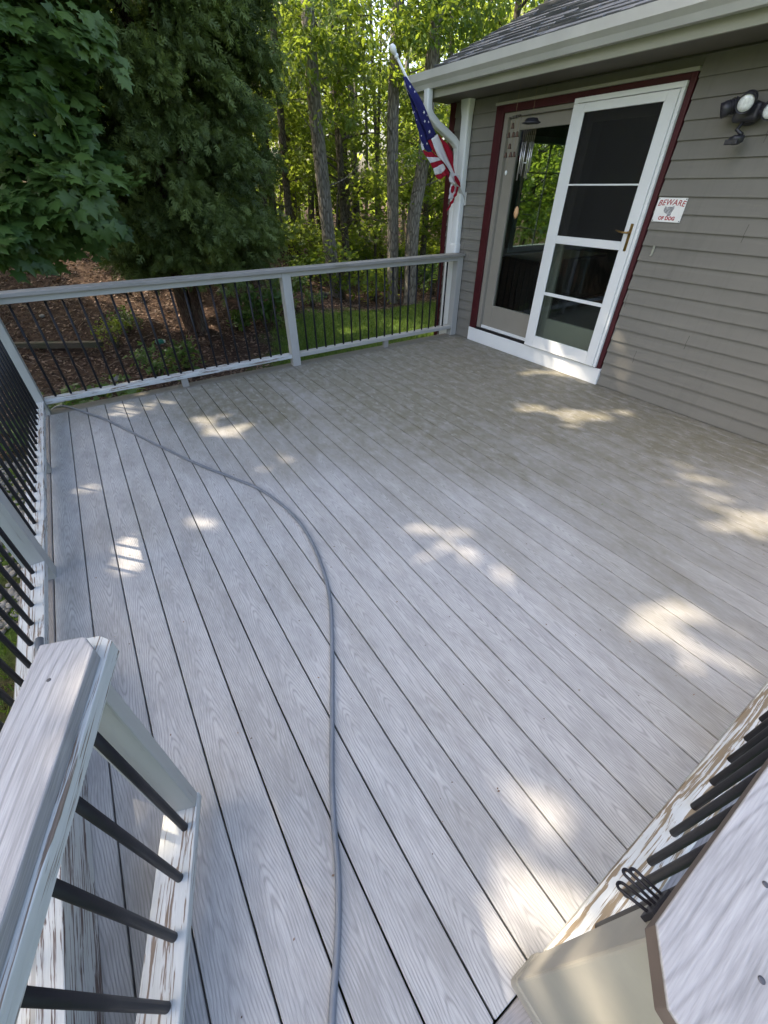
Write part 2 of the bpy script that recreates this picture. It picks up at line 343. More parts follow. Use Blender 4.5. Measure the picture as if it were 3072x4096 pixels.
class B:
    def __init__(s): s.bm = bmesh.new()
    def box(s, x0, x1, y0, y1, z0, z1, mt=None, mi=0):
        c = Matrix.Translation(((x0+x1)/2, (y0+y1)/2, (z0+z1)/2)) @ Matrix.Diagonal((abs(x1-x0), abs(y1-y0), abs(z1-z0), 1))
        if mt is not None: c = mt @ c
        r = bmesh.ops.create_cube(s.bm, size=1, matrix=c)
        if mi:
            for f in {f for v in r['verts'] for f in v.link_faces}: f.material_index = mi
        return s
    def tube(s, pts, rad, seg=10, cap=True):
        pts = [Vector(p) for p in pts]; rings = []; n = len(pts)
        rads = rad if isinstance(rad, (list, tuple)) else [rad]*n
        ref = Vector((0.123, 0.31, 0.94))
        t0 = (pts[1]-pts[0]).normalized()
        if abs(t0.dot(ref)) > .9: ref = Vector((1, 0, 0))
        a = t0.cross(ref).normalized()
        for i, p in enumerate(pts):
            t = ((pts[min(i+1, n-1)]-pts[max(i-1, 0)])).normalized()
            a = (a - t*a.dot(t)).normalized(); b = t.cross(a)
            rings.append([s.bm.verts.new(p + (a*math.cos(2*math.pi*j/seg) + b*math.sin(2*math.pi*j/seg))*rads[i]) for j in range(seg)])
        for i in range(n-1):
            for j in range(seg):
                f = s.bm.faces.new((rings[i][j], rings[i][(j+1) % seg], rings[i+1][(j+1) % seg], rings[i+1][j])); f.smooth = True
        if cap:
            s.bm.faces.new(rings[0][::-1]); s.bm.faces.new(rings[-1])
        return s
    def prism(s, poly, vec):
        """extrude a planar polygon (list of 3D points) by vec"""
        a = [s.bm.verts.new(p) for p in poly]; b = [s.bm.verts.new(Vector(p)+Vector(vec)) for p in poly]; n = len(a)
        s.bm.faces.new(a[::-1]); s.bm.faces.new(b)
        for i in range(n): s.bm.faces.new((a[i], a[(i+1) % n], b[(i+1) % n], b[i]))
        return s
    def lathe(s, prof, origin, axis=(0, 0, 1), seg=16):
        ax = Vector(axis).normalized(); q = ax.to_track_quat('Z', 'Y').to_matrix(); rings = []
        for r, h in prof:
            rings.append([s.bm.verts.new(Vector(origin) + q @ Vector((r*math.cos(2*math.pi*j/seg), r*math.sin(2*math.pi*j/seg), h))) for j in range(seg)])
        for i in range(len(rings)-1):
            for j in range(seg):
                f = s.bm.faces.new((rings[i][j], rings[i][(j+1) % seg], rings[i+1][(j+1) % seg], rings[i+1][j])); f.smooth = True
        s.bm.faces.new(rings[0][::-1]); s.bm.faces.new(rings[-1]); return s
    def build(s, name, mat, parent=None, bevel=0.0, seg=2):
        bmesh.ops.recalc_face_normals(s.bm, faces=s.bm.faces[:])
        me = bpy.data.meshes.new(name); s.bm.to_mesh(me); s.bm.free()
        o = link(name, me, mat, parent)
        if bevel:
            b = o.modifiers.new('bevel', 'BEVEL'); b.width = bevel; b.segments = seg; b.limit_method = 'ANGLE'; b.angle_limit = R(40)
        return o

def np_mesh(name, verts, faces_idx, counts, mat, parent=None, rnd=None, smooth=False):
    me = bpy.data.meshes.new(name)
    me.vertices.add(len(verts)); me.vertices.foreach_set('co', verts.astype(np.float32).ravel())
    me.loops.add(len(faces_idx)); me.loops.foreach_set('vertex_index', faces_idx.astype(np.int32))
    me.polygons.add(len(counts)); st = np.zeros(len(counts), np.int32); st[1:] = np.cumsum(counts)[:-1]
    me.polygons.foreach_set('loop_start', st); me.polygons.foreach_set('loop_total', counts.astype(np.int32))
    if smooth: me.polygons.foreach_set('use_smooth', np.ones(len(counts), bool))
    me.update(calc_edges=True)
    if rnd is not None:
        a = me.attributes.new('rnd', 'FLOAT', 'FACE'); a.data.foreach_set('value', rnd.astype(np.float32))
    return link(name, me, mat, parent)

# leaf templates: (verts Nx3, faces list) -- x across, y along, z up
def tpl_maple():
    o = [(0, 0), (.13, -.06), (.40, -.12), (.34, .05), (.52, .22), (.34, .27), (.50, .55), (.26, .48), (.17, .60), (.0, .95)]
    pts = o + [(-x, y) for x, y in o[-2:0:-1]]
    v = [(0, .28, 0.03)] + [(x, y, -0.22*abs(x) - 0.10*y*y) for x, y in pts]
    n = len(pts); return np.array(v), [(0, 1+i, 1+(i+1) % n) for i in range(n)]
def tpl_leaf():
    v = [(0, 0, 0), (.22, .35, -.06), (.18, .68, -.09), (0, 1, -.12), (-.18, .68, -.09), (-.22, .35, -.06), (0, .5, .02)]
    return np.array(v), [(0, 1, 6), (1, 2, 6), (2, 3, 6), (3, 4, 6), (4, 5, 6), (5, 0, 6)]
def tpl_quad():
    v = [(0, 0, 0), (.33, .5, -.05), (0, 1, 0), (-.33, .5, -.05)]
    return np.array(v), [(0, 1, 2), (0, 2, 3)]
def tpl_cedar():
    v = []; f = []
    def blade(a, b, w):
        a = np.array(a, float); b = np.array(b, float); d = b-a; p = np.array([-d[1], d[0], 0]); p /= np.linalg.norm(p)
        i = len(v); m = a + d*.45; v.extend([a, m+p*w, b, m-p*w]); f.extend([(i, i+1, i+2), (i, i+2, i+3)])
    blade((0, 0, 0), (0, 1, -.15), .06)
    for t, l in ((.15, .45), (.45, .38), (.7, .22)):
        for sgn in (-1, 1): blade((0, t, -.02), (sgn*l*.75, t+l*.75, -.12), .052)
    return np.array(v), f
def tpl_blade():
    v = [(-.03, 0, 0), (.03, 0, 0), (.02, .55, .06), (0, 1, .22)]
    return np.array(v), [(0, 1, 2), (0, 2, 3)]
def scatter(name, pos, nrm, size, tpl, mat, parent=None, tangent=None, tone=None):
    """many small leaves as one mesh; nrm = leaf normal, tangent = preferred leaf direction"""
    V, F = tpl; n = len(pos); V = np.asarray(V)
    nz = nrm/np.linalg.norm(nrm, axis=1, keepdims=True)
    if tangent is None: tangent = RS.normal(size=(n, 3))
    ty = tangent - nz*(tangent*nz).sum(1, keepdims=True); ty /= np.linalg.norm(ty, axis=1, keepdims=True)+1e-9
    tx = np.cross(ty, nz)
    s = np.asarray(size).reshape(-1, 1, 1)*np.ones((n, 1, 1))
    P = pos[:, None, :] + s*(V[None, :, 0:1]*tx[:, None, :] + V[None, :, 1:2]*ty[:, None, :] + V[None, :, 2:3]*nz[:, None, :])
    nv = len(V); Fa = np.array(F); idx = (Fa[None] + (np.arange(n)*nv)[:, None, None]).ravel()
    q = RS.rand(n); rnd = np.repeat(q if tone is None else np.clip(.3*q+.7*tone, 0, 1), len(F))
    return np_mesh(name, P.reshape(-1, 3), idx, np.full(n*len(F), Fa.shape[1]), mat, parent, rnd)

# ------------------------------------------------------------------ ground
def sst(a, b, t): t = np.clip((t-a)/(b-a), 0, 1); return t*t*(3-2*t)
def gz(x, y):
    x = np.asarray(x, float); y = np.asarray(y, float)
    bank = 1.3*sst(6.6, 14, y)*(1-sst(2.2, 7.0, x-0.28*(y-6)))
    return -1.0 + 1.25*bank + 0.9*sst(11, 30, y) + 0.035*np.sin(x*1.7+y)*np.sin(y*1.3-x*.6)
def build_ground():
    fx = np.concatenate([np.linspace(-260, -14, 22), np.linspace(-13, 22, 120), np.linspace(23, 260, 22)])
    fy = np.concatenate([np.linspace(-260, -9, 22), np.linspace(-8, 34, 140), np.linspace(35, 300, 24)])
    X, Y = np.meshgrid(fx, fy); Z = gz(X, Y)
    Z[(np.abs(X) > 22) | (Y > 35)] = np.minimum(Z[(np.abs(X) > 22) | (Y > 35)], 0.2)
    v = np.stack([X.ravel(), Y.ravel(), Z.ravel()], 1); nx = len(fx); ny = len(fy)
    i = (np.arange(ny-1)[:, None]*nx + np.arange(nx-1)[None]).ravel()
    f = np.stack([i, i+1, i+nx+1, i+nx], 1).ravel()
    tag(np_mesh('ground', v, f, np.full((nx-1)*(ny-1), 4), M['ground'], smooth=True), kind='structure')
build_ground()

# ------------------------------------------------------------------ deck
W = 5.2766; X1 = 0.6433; PT = 0.1412; YB = 3.348; YN = -1.105
b = B()
i = 0
while X1 + i*PT < W-0.01:
    x0 = X1+i*PT+0.0027; x1 = min(X1+(i+1)*PT-0.0027, W-0.004)
    b.box(x0, x1, YN, YB, -0.025, 0.0); i += 1
tag(b.build('deck_floor', M['deck'], None, 0.0022, 1), kind='structure')
b = B(); b.box(0.502, X1-0.0027, YN-.14, YB+0.1412, -0.025, -0.0005); tag(b.build('deck_border', M['border_y'], None, 0.003, 1), kind='structure')
b = B(); b.box(X1+.0027, W-.004, YB+.004, YB+.1412, -0.025, -0.001); tag(b.build('deck_border', M['border_x'], None, 0.003, 1), kind='structure')
b = B(); b.box(X1+.0027, W-.004, YN-.14, YN-.005, -0.025, -0.001); tag(b.build('deck_border', M['border_n'], None, 0.003, 1), kind='structure')
b = B()
for y in np.arange(-1.2, 3.4, 0.406): b.box(0.54, W, y, y+0.038, -0.26, -0.027)
b.box(0.515, 0.55, -1.24, 3.478, -0.265, -0.0275); b.box(0.55, W, 3.44, 3.478, -0.265, -0.0275); b.box(0.55, W, -1.24, -1.205, -0.265, -0.0275)
# unseen skirt boards, added round the underside to keep the board gaps dark
b.box(0.52, 0.545, -1.22, 3.46, -1.15, -0.266); b.box(0.55, W, 3.445, 3.47, -1.15, -0.266); b.box(0.55, W, -1.235, -1.21, -1.15, -0.266)
for x in (0.6, 2.9): 
    for y in (-1.1, 1.1, 3.3): b.box(x, x+.14, y, y+.14, -1.2, -0.26)
tag(b.build('deck_frame', M['timber'], None), kind='structure')

# ------------------------------------------------------------------ railings
def baluster(t, x, y, z0=0.115, z1=0.845, r=0.0095):
    B().tube([(x, y, z0), (x, y, z1)], r, 12).build('baluster', M['black'], t)

t = thing('deck_railing', 'back railing running from the corner post to the house wall', 'railing', (0.65, 3.40, 0))
yf = 3.361
B().box(0.48, 5.255, yf-0.028, yf+0.112, 0.902, 0.930).build('cap_rail', M['oldcap_x'], t, 0.003)
for a, c in ((0.660, 2.914), (3.0035, 5.17)):
    B().box(a, c, yf+0.006, yf+0.044, 0.857, 0.9015).build('top_rail', M['paint_x'], t, 0.002)
    B().box(a, c, yf+0.010, yf+0.100, 0.083, 0.121).build('bottom_rail', M['peel_x'] if a < 2 else M['paint_x'], t, 0.003)
for a, c in ((2.9145, 3.003), (5.1705, 5.255)):
    B().box(a, c, yf, yf+0.089, -0.2 if a < 3 else 0.001, 0.9015).build('post', M['paint_z'], t, 0.003)
for x in (1.755, 4.12): B().box(x, x+.06, yf+0.02, yf+.06, 0.0005, 0.0825).build('support_block', M['wetpaint_x'], t, 0.002)
for i in range(19): baluster(t, 0.745+i*0.1148, yf+0.066)
for i in range(18): baluster(t, 3.125+i*0.1140, yf+0.066)

t = thing('deck_railing', 'left railing running along the lawn side from the back corner', 'railing', (0.61, 1.1, 0))
B().box(0.50, 0.645, -1.24, yf-0.030, 0.902, 0.930).build('cap_rail', M['oldcap_y'], t, 0.003)
for a, c in ((1.202, 3.360), (-1.06, 1.1115)):
    B().box(0.612, 0.650, a, c, 0.857, 0.9015).build('top_rail', M['paint_y'], t, 0.002)
    B().box(0.565, 0.6555, a, c, 0.083, 0.121).build('bottom_rail', M['peel_y'], t, 0.003)
B().box(0.567, 0.656, 3.361, 3.450, -0.2, 0.9015).build('post', M['paint_z'], t, 0.003)
B().box(0.567, 0.656, 1.112, 1.201, -0.2, 0.9015).build('post', M['paint_z'], t, 0.003)
B().box(0.567, 0.656, -1.15, -1.0605, -0.2, 0.9015).build('post', M['paint_z'], t, 0.003)
B().box(0.600, 0.652, 2.27, 2.33, 0.0005, 0.0825).build('support_block', M['wetpaint_x'], t, 0.002)
for i in range(19): baluster(t, 0.613, 3.21-i*0.1155)
for i in range(18): baluster(t, 0.610, 1.045-i*0.1142)

kb = thing('kick_board', 'striped weathered white board on edge beside the left railing, under the gate', 'board', (0.69, -.3, 0))
B().box(0.668, 0.722, -1.02, 0.43, 0.003, 0.198).build('board', M['worn_y'], kb, 0.003)
B().box(0.657, 0.666, -1.02, 0.41, 0.123, 0.19).build('spacer_strip', M['paint_y'], kb, 0.001)

# gate, swung open into the deck
g = Vector((0.32, 0.947, 0)).normalized(); gr = math.atan2(g.y, g.x)
t = thing('deck_gate', 'open gate with pale cap and four near black balusters, lower left', 'gate', (0.765, -1.1, 0), gr)
G = wm(t)
# local: +x = along the gate, +y = to its left (-n)
def gb(name, s0, s1, n0, n1, z0, z1, mat, bev=0.003):
    b = B(); b.box(s0, s1, -n1, -n0, z0, z1, G); return b.build(name, mat, t, bev)
b = B()
poly = [(0.0, -.061), (0.855, -.061), (0.855, .012), (0.822, .035), (0.0, .035)]
b.prism([G @ Vector((s, -n, 0.868)) for s, n in poly], (0, 0, 0.032)); b.build('cap_rail', M['cap_x'], t, 0.003)
b = B()
poly = [(0.04, -.055), (0.878, -.055), (0.878, .018), (0.86, .044), (0.04, .044)]
b.prism([G @ Vector((s, -n, 0.829)) for s, n in poly], (0, 0, 0.0385)); b.build('top_rail', M['peel_x'], t, 0.002)
gb('stile', 0.812, 0.850, -.089, .000, 0.1215, 0.8285, M['paint_z'])
gb('stile', 0.030, 0.068, -.089, .000, 0.1215, 0.8285, M['paint_z'])
gb('bottom_rail', 0.03, 0.852, -.090, .003, 0.083, 0.121, M['peel_x'])
for s in (0.768, 0.656, 0.544, 0.432, 0.320, 0.208, 0.110):
    p = G @ Vector((s, .027, 0)); B().tube([(p.x, p.y, .12), (p.x, p.y, .829)], .0098, 14).build('baluster', M['black'], t)
for s, n in ((0.775, -.020), (0.60, -.030), (0.42, -.0)):
    p = G @ Vector((s, -n, .9)); B().lathe([(0.0034, 0.0), (0.0034, .0005), (.0018, .0008)], p, seg=12).build('screw', M['screw'], t)

# near right railing with wrapped post
t = thing('deck_railing', 'near right railing with wide pale composite cap and wrapped beige post', 'railing', (1.61, -1.12, 0))
b = B()
poly = [(1.560, -1.072), (W-.03, -1.072), (W-.03, -1.232), (1.55, -1.232), (1.500, -1.180), (1.510, -1.112)]
b.prism([Vector((x, y, .8945)) for x, y in poly], (0, 0, .0055)); b.build('cap_rail', M['cap_x'], t, 0.0015)
poly = [(1.561, -1.0735), (W-.03, -1.0735), (W-.03, -1.230), (1.5515, -1.230), (1.5015, -1.1795), (1.5115, -1.1130)]
b = B(); b.prism([Vector((x, y, .860)) for x, y in poly], (0, 0, .0340)); b.build('top_rail', M['edge_brown'], t, 0.002)
B().box(1.652, W-.03, -1.178, -1.084, 0.086, 0.124).build('bottom_rail', M['worn_x'], t, 0.004)
B().box(1.566, 1.650, -1.170, -1.083, 0.001, 0.8595).build('post', M['sleeve'], t, 0.006, 3)
B().box(1.562, 1.6535, -1.174, -1.079, 0.0005, 0.075).build('post_skirt', M['sleeve'], t, 0.012, 4)
for i in range(29): baluster(t, 1.790+i*0.1143, -1.131, .12, .860, .0095)
B().box(2.545, 2.60, -1.15, -1.09, 0.0005, 0.0855).build('support_block', M['wetpaint_x'], t, 0.006)
for x, y in ((1.70, -1.125), (1.61, -1.155), (2.2, -1.14)): B().lathe([(0.0034, 0.0), (0.0034, .0005), (.0018, .0008)], (x, y, .9), seg=12).build('screw', M['screw'], t)
# wire latch loops under the cap
t = thing('wire_latch', 'dark wire loops hooked under the cap beside the wrapped post', 'latch', (1.6, -1.07, .8))
def loop(a, b_, w, r, zz):
    a = Vector(a); b_ = Vector(b_); d = (b_-a).normalized(); s = d.cross(Vector((0.3, 0.2, 1))).normalized()
    pts = [a - s*w]
    for k in range(9):
        an = math.pi*k/8; pts.append(b_ - s*w*math.cos(an) + d*w*math.sin(an))
    pts.append(a + s*w); return pts
for a, c, w in (((1.612, -1.078, .80), (1.608, -1.046, .785), .006), ((1.622, -1.078, .81), (1.620, -1.040, .80), .005), ((1.630, -1.078, .81), (1.629, -1.045, .80), .005)):
    B().tube(loop(a, c, w, .002, 0), .0022, 8).build('wire_loop', M['black'], t)
B().box(1.600, 1.640, -1.083, -1.076, .785, .825).build('latch_plate', M['black'], t, .001)

# ------------------------------------------------------------------ house
H = thing('house', 'grey clapboard house with shingled roof, white gutter and dark red trim', 'house', (W, 3.8, -1.0))
YE = 3.80; YS = -4.0
LAP0 = 0.115; LP = 0.1067
def laps(name, y0, y1, z0, z1):
    b = B(); k = int(math.floor((z0-LAP0)/LP))
    while LAP0+k*LP < z1:
        a = max(LAP0+k*LP, z0); c = min(LAP0+(k+1)*LP+0.004, z1)
        th = 0.0172
        xb = W-th; xt = W-0.002
        b.prism([Vector((W+.004, y0, a)), Vector((xb, y0, a)), Vector((xt, y0, c)), Vector((W+.004, y0, c))], (0, y1-y0, 0)); k += 1
    return b.build(name, M['siding'], H)
laps('siding', YS, 1.228, -0.9, 2.262); laps('siding', 3.118, YE-0.06, -0.9, 2.262); laps('siding', 1.229, 3.117, 2.198, 2.262)
b = B(); b.box(W+.005, W+.12, YS, 1.26, -1, 2.5); b.box(W+.005, W+.12, 3.08, YE, -1, 2.5); b.box(W+.005, W+.12, 1.261, 3.079, 2.16, 2.5); b.box(W+.005, W+.12, 1.261, 3.079, -1, 0.10)
b.build('wall', M['dark'], H)
# gable end wall with a window opening
b = B(); wx0, wx1, wz0, wz1 = 6.35, 7.45, 0.85, 2.05
b.box(W+.13, wx0, YE-.12, YE, -1, 2.6); b.box(wx1, 13.2, YE-.12, YE, -1, 2.6); b.box(wx0+.001, wx1-.001, YE-.12, YE, -1, wz0); b.box(wx0+.001, wx1-.001, YE-.12, YE, wz1, 2.6)
b.prism([Vector((W+.13, YE-.12, 2.601)), Vector((13.2, YE-.12, 2.601)), Vector((9.2, YE-.12, 4.1))], (0, .12, 0))
b.build('end_wall', M['siding'], H)
w = B(); w.box(wx0, wx0+.07, YE-.14, YE-.02, wz0, wz1); w.box(wx1-.07, wx1, YE-.14, YE-.02, wz0, wz1); w.box(wx0+.071, wx1-.071, YE-.14, YE-.02, wz0, wz0+.06); w.box(wx0+.071, wx1-.071, YE-.14, YE-.02, wz1-.06, wz1)
w.box(wx0+.53, wx0+.545, YE-.09, YE-.075, wz0+.061, wz1-.061); w.box(wx0+.072, wx0+.529, YE-.088, YE-.077, wz1-.35, wz1-.338); w.box(wx0+.546, wx1-.072, YE-.088, YE-.077, wz1-.35, wz1-.338)
wf = w.build('window', M['int_grey'], H)
w = B(); w.box(wx0+.071, wx1-.071, YE-.070, YE-.066, wz0+.061, wz1-.061); w.build('window_pane', M['glass'], wf)
b = B(); b.box(W+.13, 13.2, YS, YE-.13, -.05, .10); b.box(W+.13, 13.2, YS, YE-.13, 2.45, 2.5); b.box(13.2, 13.3, YS, YE, -1, 2.5); b.box(W+.13, 13.2, YS-.1, YS, -1, 2.5)
b.build('interior_shell', M['dark'], H)
b = B(); b.box(7.9, 8.6, 0.2, 2.0, .101, .85); b.box(6.2, 7.0, 3.0, 3.6, .101, .80); b.box(6.15, 7.6, 2.95, 3.66, .801, .83); b.box(9, 9.05, 2.2, 3.6, .101, 2.2)
b.build('interior_furniture', M['dark'], H, .01)
# corner board
B().box(W-.022, W+.004, YE-.059, YE+.02, -.95, 2.262).build('corner_board', M['red'], H, .002)
# soffit, fascia, gutter
EX = 4.86; RZ = 2.262; RY0 = YS-.2; RY1 = 3.98; SL = 0.4167
B().box(EX+.022, W+.13, RY0, RY1-.10, RZ, RZ+.012).build('soffit', M['soffit'], H)
B().box(EX, EX+.0215, RY0, RY1-.04, RZ-.008, RZ+.135).build('fascia', M['fascia'], H, .002)
B().prism([Vector((EX+.0, RY1-.039, RZ-.008)), Vector((EX+.0, RY1-.039, RZ+.135)), Vector((EX+1.2, RY1-.039, RZ+.135+1.2*SL)), Vector((9.2, RY1-.039, RZ+.135+(9.2-EX)*SL)), Vector((9.2, RY1-.039, RZ-.02+(9.2-EX)*SL)), Vector((EX+.2, RY1-.039, RZ-.008))], (0, .02, 0)).build('rake_board', M['fascia'], H)
# K-style gutter profile
gp = [(EX-.001, RZ+.055), (EX-.001, RZ+.165), (EX-.008, RZ+.165), (EX-.008, RZ+.064), (EX-.062, RZ+.060), (EX-.078, RZ+.094), (EX-.104, RZ+.118), (EX-.108, RZ+.160), (EX-.098, RZ+.166), (EX-.098, RZ+.172), (EX-.116, RZ+.172), (EX-.116, RZ+.114), (EX-.086, RZ+.086), (EX-.068, RZ+.052)]
b = B(); b.prism([Vector((x, RY0, z)) for x, z in gp], (0, RY1-RY0, 0))
b.prism([Vector((x, RY1, z)) for x, z in [(EX-.001, RZ+.055), (EX-.001, RZ+.165), (EX-.116, RZ+.172), (EX-.116, RZ+.114), (EX-.086, RZ+.086), (EX-.068, RZ+.052)]], (0, .003, 0))
gt = b.build('gutter', M['gutter'], H)
# roof: stepped shingle courses
b = B(); cw = 0.140; L = 0.0; nx = SL; dz = 0.012
nrm = Vector((-SL, 0, 1)).normalized(); dr = Vector((1, 0, SL)).normalized()
base = Vector((EX-.03, 0, RZ+.150))
rl = (9.2-(EX-.03))/dr.x
k = 0
ytabs = {}
while L < rl:
    p0 = base+dr*L; p1 = base+dr*min(L+cw+.01, rl)
    y = RY0; rr = random.Random(k)
    while y < RY1+.02:
        wd = rr.choice((.12, .16, .20, .26)); y1 = min(y+wd, RY1+.02)
        lift = rr.choice((0, -.003, .004)); sh = rr.choice((0, 0, .035, .05)); p0 = base+dr*(L+sh)
        b.prism([Vector((p0.x, y+.001, p0.z)), Vector((p1.x, y+.001, p1.z)), Vector((p1.x, y+.001, p1.z)) + nrm*.002, Vector((p0.x, y+.001, p0.z)) + nrm*(dz+lift)], (0, y1-y-.002, 0)); y = y1
    L += cw; k += 1
b.box(EX-.0, 9.2, RY0, RY1-.02, RZ+.12, RZ+.121)
b.build('roof', M['roof'], H)
b = B(); b.prism([Vector((EX-.03, RY0, RZ+.140)), Vector((EX-.03, RY0, RZ+.147)), Vector((9.2, RY0, RZ+.147+rl*dr.z)), Vector((13.9, RY0, RZ+.08)), Vector((13.9, RY0, RZ+.0)), Vector((9.2, RY0, RZ+.130+rl*dr.z))], (0, RY1+.02-RY0, 0)); b.build('roof_deck', M['roof'], H)
# downspouts
b = B(); dx = W-.055
def pipe(b, pts, rx, ry, seg=16):
    pts = [Vector(p) for p in pts]; rings = []
    for i, p in enumerate(pts):
        t_ = (pts[min(i+1, len(pts)-1)]-pts[max(i-1, 0)]).normalized()
        bb = Vector((0, 1, 0)); bb = (bb - t_*bb.dot(t_)).normalized(); aa = bb.cross(t_)
        ring = []
        for j in range(seg):
            an = 2*math.pi*j/seg; cx = math.copysign(abs(math.cos(an))**.45, math.cos(an)); cy = math.copysign(abs(math.sin(an))**.45, math.sin(an))
            ring.append(b.bm.verts.new(p + aa*cx*rx[i] + bb*cy*ry[i]))
        rings.append(ring)
    for i in range(len(rings)-1):
        for j in range(seg):
            f = b.bm.faces.new((rings[i][j], rings[i][(j+1) % seg], rings[i+1][(j+1) % seg], rings[i+1][j])); f.smooth = False
    b.bm.faces.new(rings[0][::-1]); b.bm.faces.new(rings[-1])
pipe(b, [(dx, 3.505, 2.26), (dx, 3.505, 2.20), (dx, 3.50, 2.13), (dx, 3.50, 1.02), (dx, 3.50, 1.015), (dx, 3.50, -.9)], [.048, .046, .040, .040, .046, .046], [.072, .068, .055, .055, .060, .060])
b.build('downspout', M['vinyl'], H)
b = B(); y2 = 3.625
y2 = 3.60
pipe(b, [(EX-.055, 3.640, 2.315), (EX-.055, 3.640, 2.21), (EX-.048, 3.640, 2.165), (EX-.02, 3.638, 2.125), (EX+.06, 3.632, 2.070), (dx-.075, y2+.01, 1.955), (dx-.015, y2+.003, 1.905), (dx+.004, y2, 1.85), (dx+.005, y2, 1.80), (dx+.005, y2, -.9)],
     [.034]*10, [.040]*10)
ds = b.build('downspout', M['vinyl'], H)

# patio door
b = B()  # taupe frame
b.box(W-.004, W+.10, 2.955, 3.010, .170, 2.118); b.box(W-.004, W+.10, 2.176, 2.954, 2.085, 2.118); b.box(W-.004, W+.10, 1.262, 2.175, 2.10, 2.118); b.box(W+.0, W+.10, 1.262, 1.30, .17, 2.099)
D = b.build('patio_door', M['taupe'], H, .002)
b = B(); b.box(W-.026, W+.004, 3.0105, 3.112, .154, 2.174); b.box(W-.026, W+.004, 1.234, 1.2735, .154, 2.174); b.box(W-.0255, W+.004, 1.274, 3.010, 2.119, 2.1735)
b.build('door_casing', M['red'], D, .002)
b = B(); b.box(W-.040, W-.001, 1.228, 3.118, 2.1745, 2.197); b.build('drip_cap', M['fascia'], D, .003)
b = B(); b.box(W-.034, W+.004, 1.224, 3.116, .002, .1535); b.build('sill_board', M['vinyl'], D, .002)
b = B(); b.box(W-.028, W+.004, 1.274, 3.0095, .154, .163); b.box(W+.006, W+.12, 1.30, 3.0, .154, .172); b.box(W-.012, W-.006, 1.28, 3.005, .1635, .176); b.build('threshold', M['track'], D)
b = B(); px = W+.03
b.box(px, px+.04, 2.823, 2.953, .195, 2.083); b.box(px, px+.04, 2.10, 2.232, .195, 2.083); b.box(px+.001, px+.039, 2.2325, 2.8225, .195, .440); b.box(px+.001, px+.039, 2.2325, 2.8225, 1.987, 2.083)
b.build('door_panel', M['taupe'], D, .003)
B().box(px-.012, px+.0, 2.17, 2.95, .173, .205).build('weather_strip', M['vinyl'], D, .002)
B().box(px+.018, px+.022, 2.228, 2.827, .436, 1.991).build('glass_pane', M['glass'], D)
b = B(); px2 = W+.075
b.box(px2, px2+.04, 1.31, 1.44, .195, 2.083); b.box(px2, px2+.04, 2.06, 2.19, .195, 2.083); b.box(px2+.001, px2+.039, 1.441, 2.059, .195, .440); b.box(px2+.001, px2+.039, 1.441, 2.059, 1.987, 2.083)
b.build('door_panel', M['taupe'], D, .003)
B().box(px2+.018, px2+.022, 1.436, 2.064, .436, 1.991).build('glass_pane', M['glass'], D)
# storm door
sx0, sx1 = W-.050, W-.0255
b = B()
b.box(sx0-.004, sx1, 2.140, 2.181, .164, 2.10); b.box(sx0-.004, sx1, 1.274, 1.300, .164, 2.10); b.box(sx0-.004, sx1, 1.274, 2.181, 2.1005, 2.133)
b.build('storm_door_frame', M['vinyl'], D, .003)
b = B(); s0, s1 = sx0-.012, sx0+.016
b.box(s0, s1, 2.066, 2.137, .166, 2.096); b.box(s0, s1, 1.303, 1.387, .166, 2.096)
b.box(s0+.001, s1-.001, 1.3875, 2.0655, 2.040, 2.096); b.box(s0+.001, s1-.001, 1.3875, 2.0655, 1.132, 1.194); b.box(s0+.001, s1-.001, 1.3875, 2.0655, .166, .283)
b.box(s0+.004, s1-.004, 1.3875, 2.0655, .684, .712); b.box(s0+.006, s1-.006, 1.3875, 2.0655, 1.566, 1.578)
# raised lip round each opening
for z0, z1 in ((.283, .684), (.712, 1.132), (1.194, 2.04)):
    b.box(s0+.003, s0+.009, 2.056, 2.0655, z0, z1); b.box(s0+.003, s0+.009, 1.3875, 1.397, z0, z1)
b.build('storm_door', M['vinyl'], D, .003)
b = B(); b.box(s0+.014, s0+.0155, 1.3875, 2.0655, 1.194, 2.040); b.build('insect_screen', M['screen'], D)
b = B(); b.box(s0+.010, s0+.013, 1.3875, 2.0655, .283, .684); b.box(s0+.010, s0+.013, 1.3875, 2.0655, .712, 1.132); b.build('glass_pane', M['glass'], D)
b = B(); b.box(s0-.006, s0-.0005, 1.328, 1.352, 1.130, 1.322)
b.tube([(s0-.004, 1.342, 1.262), (s0-.045, 1.344, 1.262), (s0-.052, 1.37, 1.262), (s0-.050, 1.41, 1.266), (s0-.046, 1.445, 1.274)], [.010, .008, .0075, .0065, .004], 10)
b.build('door_handle', M['brass'], D, .002)

# ------------------------------------------------------------------ things on the wall
yc, zc = 1.108, 1.4185
t = thing('warning_sign', 'white metal BEWARE OF DOG sign on the grey siding right of the door', 'sign', (W-.018, yc, zc))
B().box(W-.0200, W-.0185, yc-.110, yc+.110, zc-.0755, zc+.0755).build('plate', M['white'], t, .0005)
def text(body, size, y, z, shear=0.0, bold=.0015, mat='signred', sx=1.0):
    c = bpy.data.curves.new('lettering', 'FONT'); c.body = body; c.size = size; c.align_x = 'CENTER'; c.align_y = 'CENTER'; c.extrude = .0003; c.shear = shear; c.offset = bold; c.space_character = 1.08
    o = bpy.data.objects.new('tmp', c); COL.objects.link(o)
    dg = bpy.context.evaluated_depsgraph_get(); me = bpy.data.meshes.new_from_object(o.evaluated_get(dg)); bpy.data.objects.remove(o)
    # text plane -> wall facing -x, reading left to right from outside (towards -y)
    me.transform(Matrix(((0, 0, -1, W-.0204), (-sx, 0, 0, y), (0, 1, 0, z), (0, 0, 0, 1))))
    return me
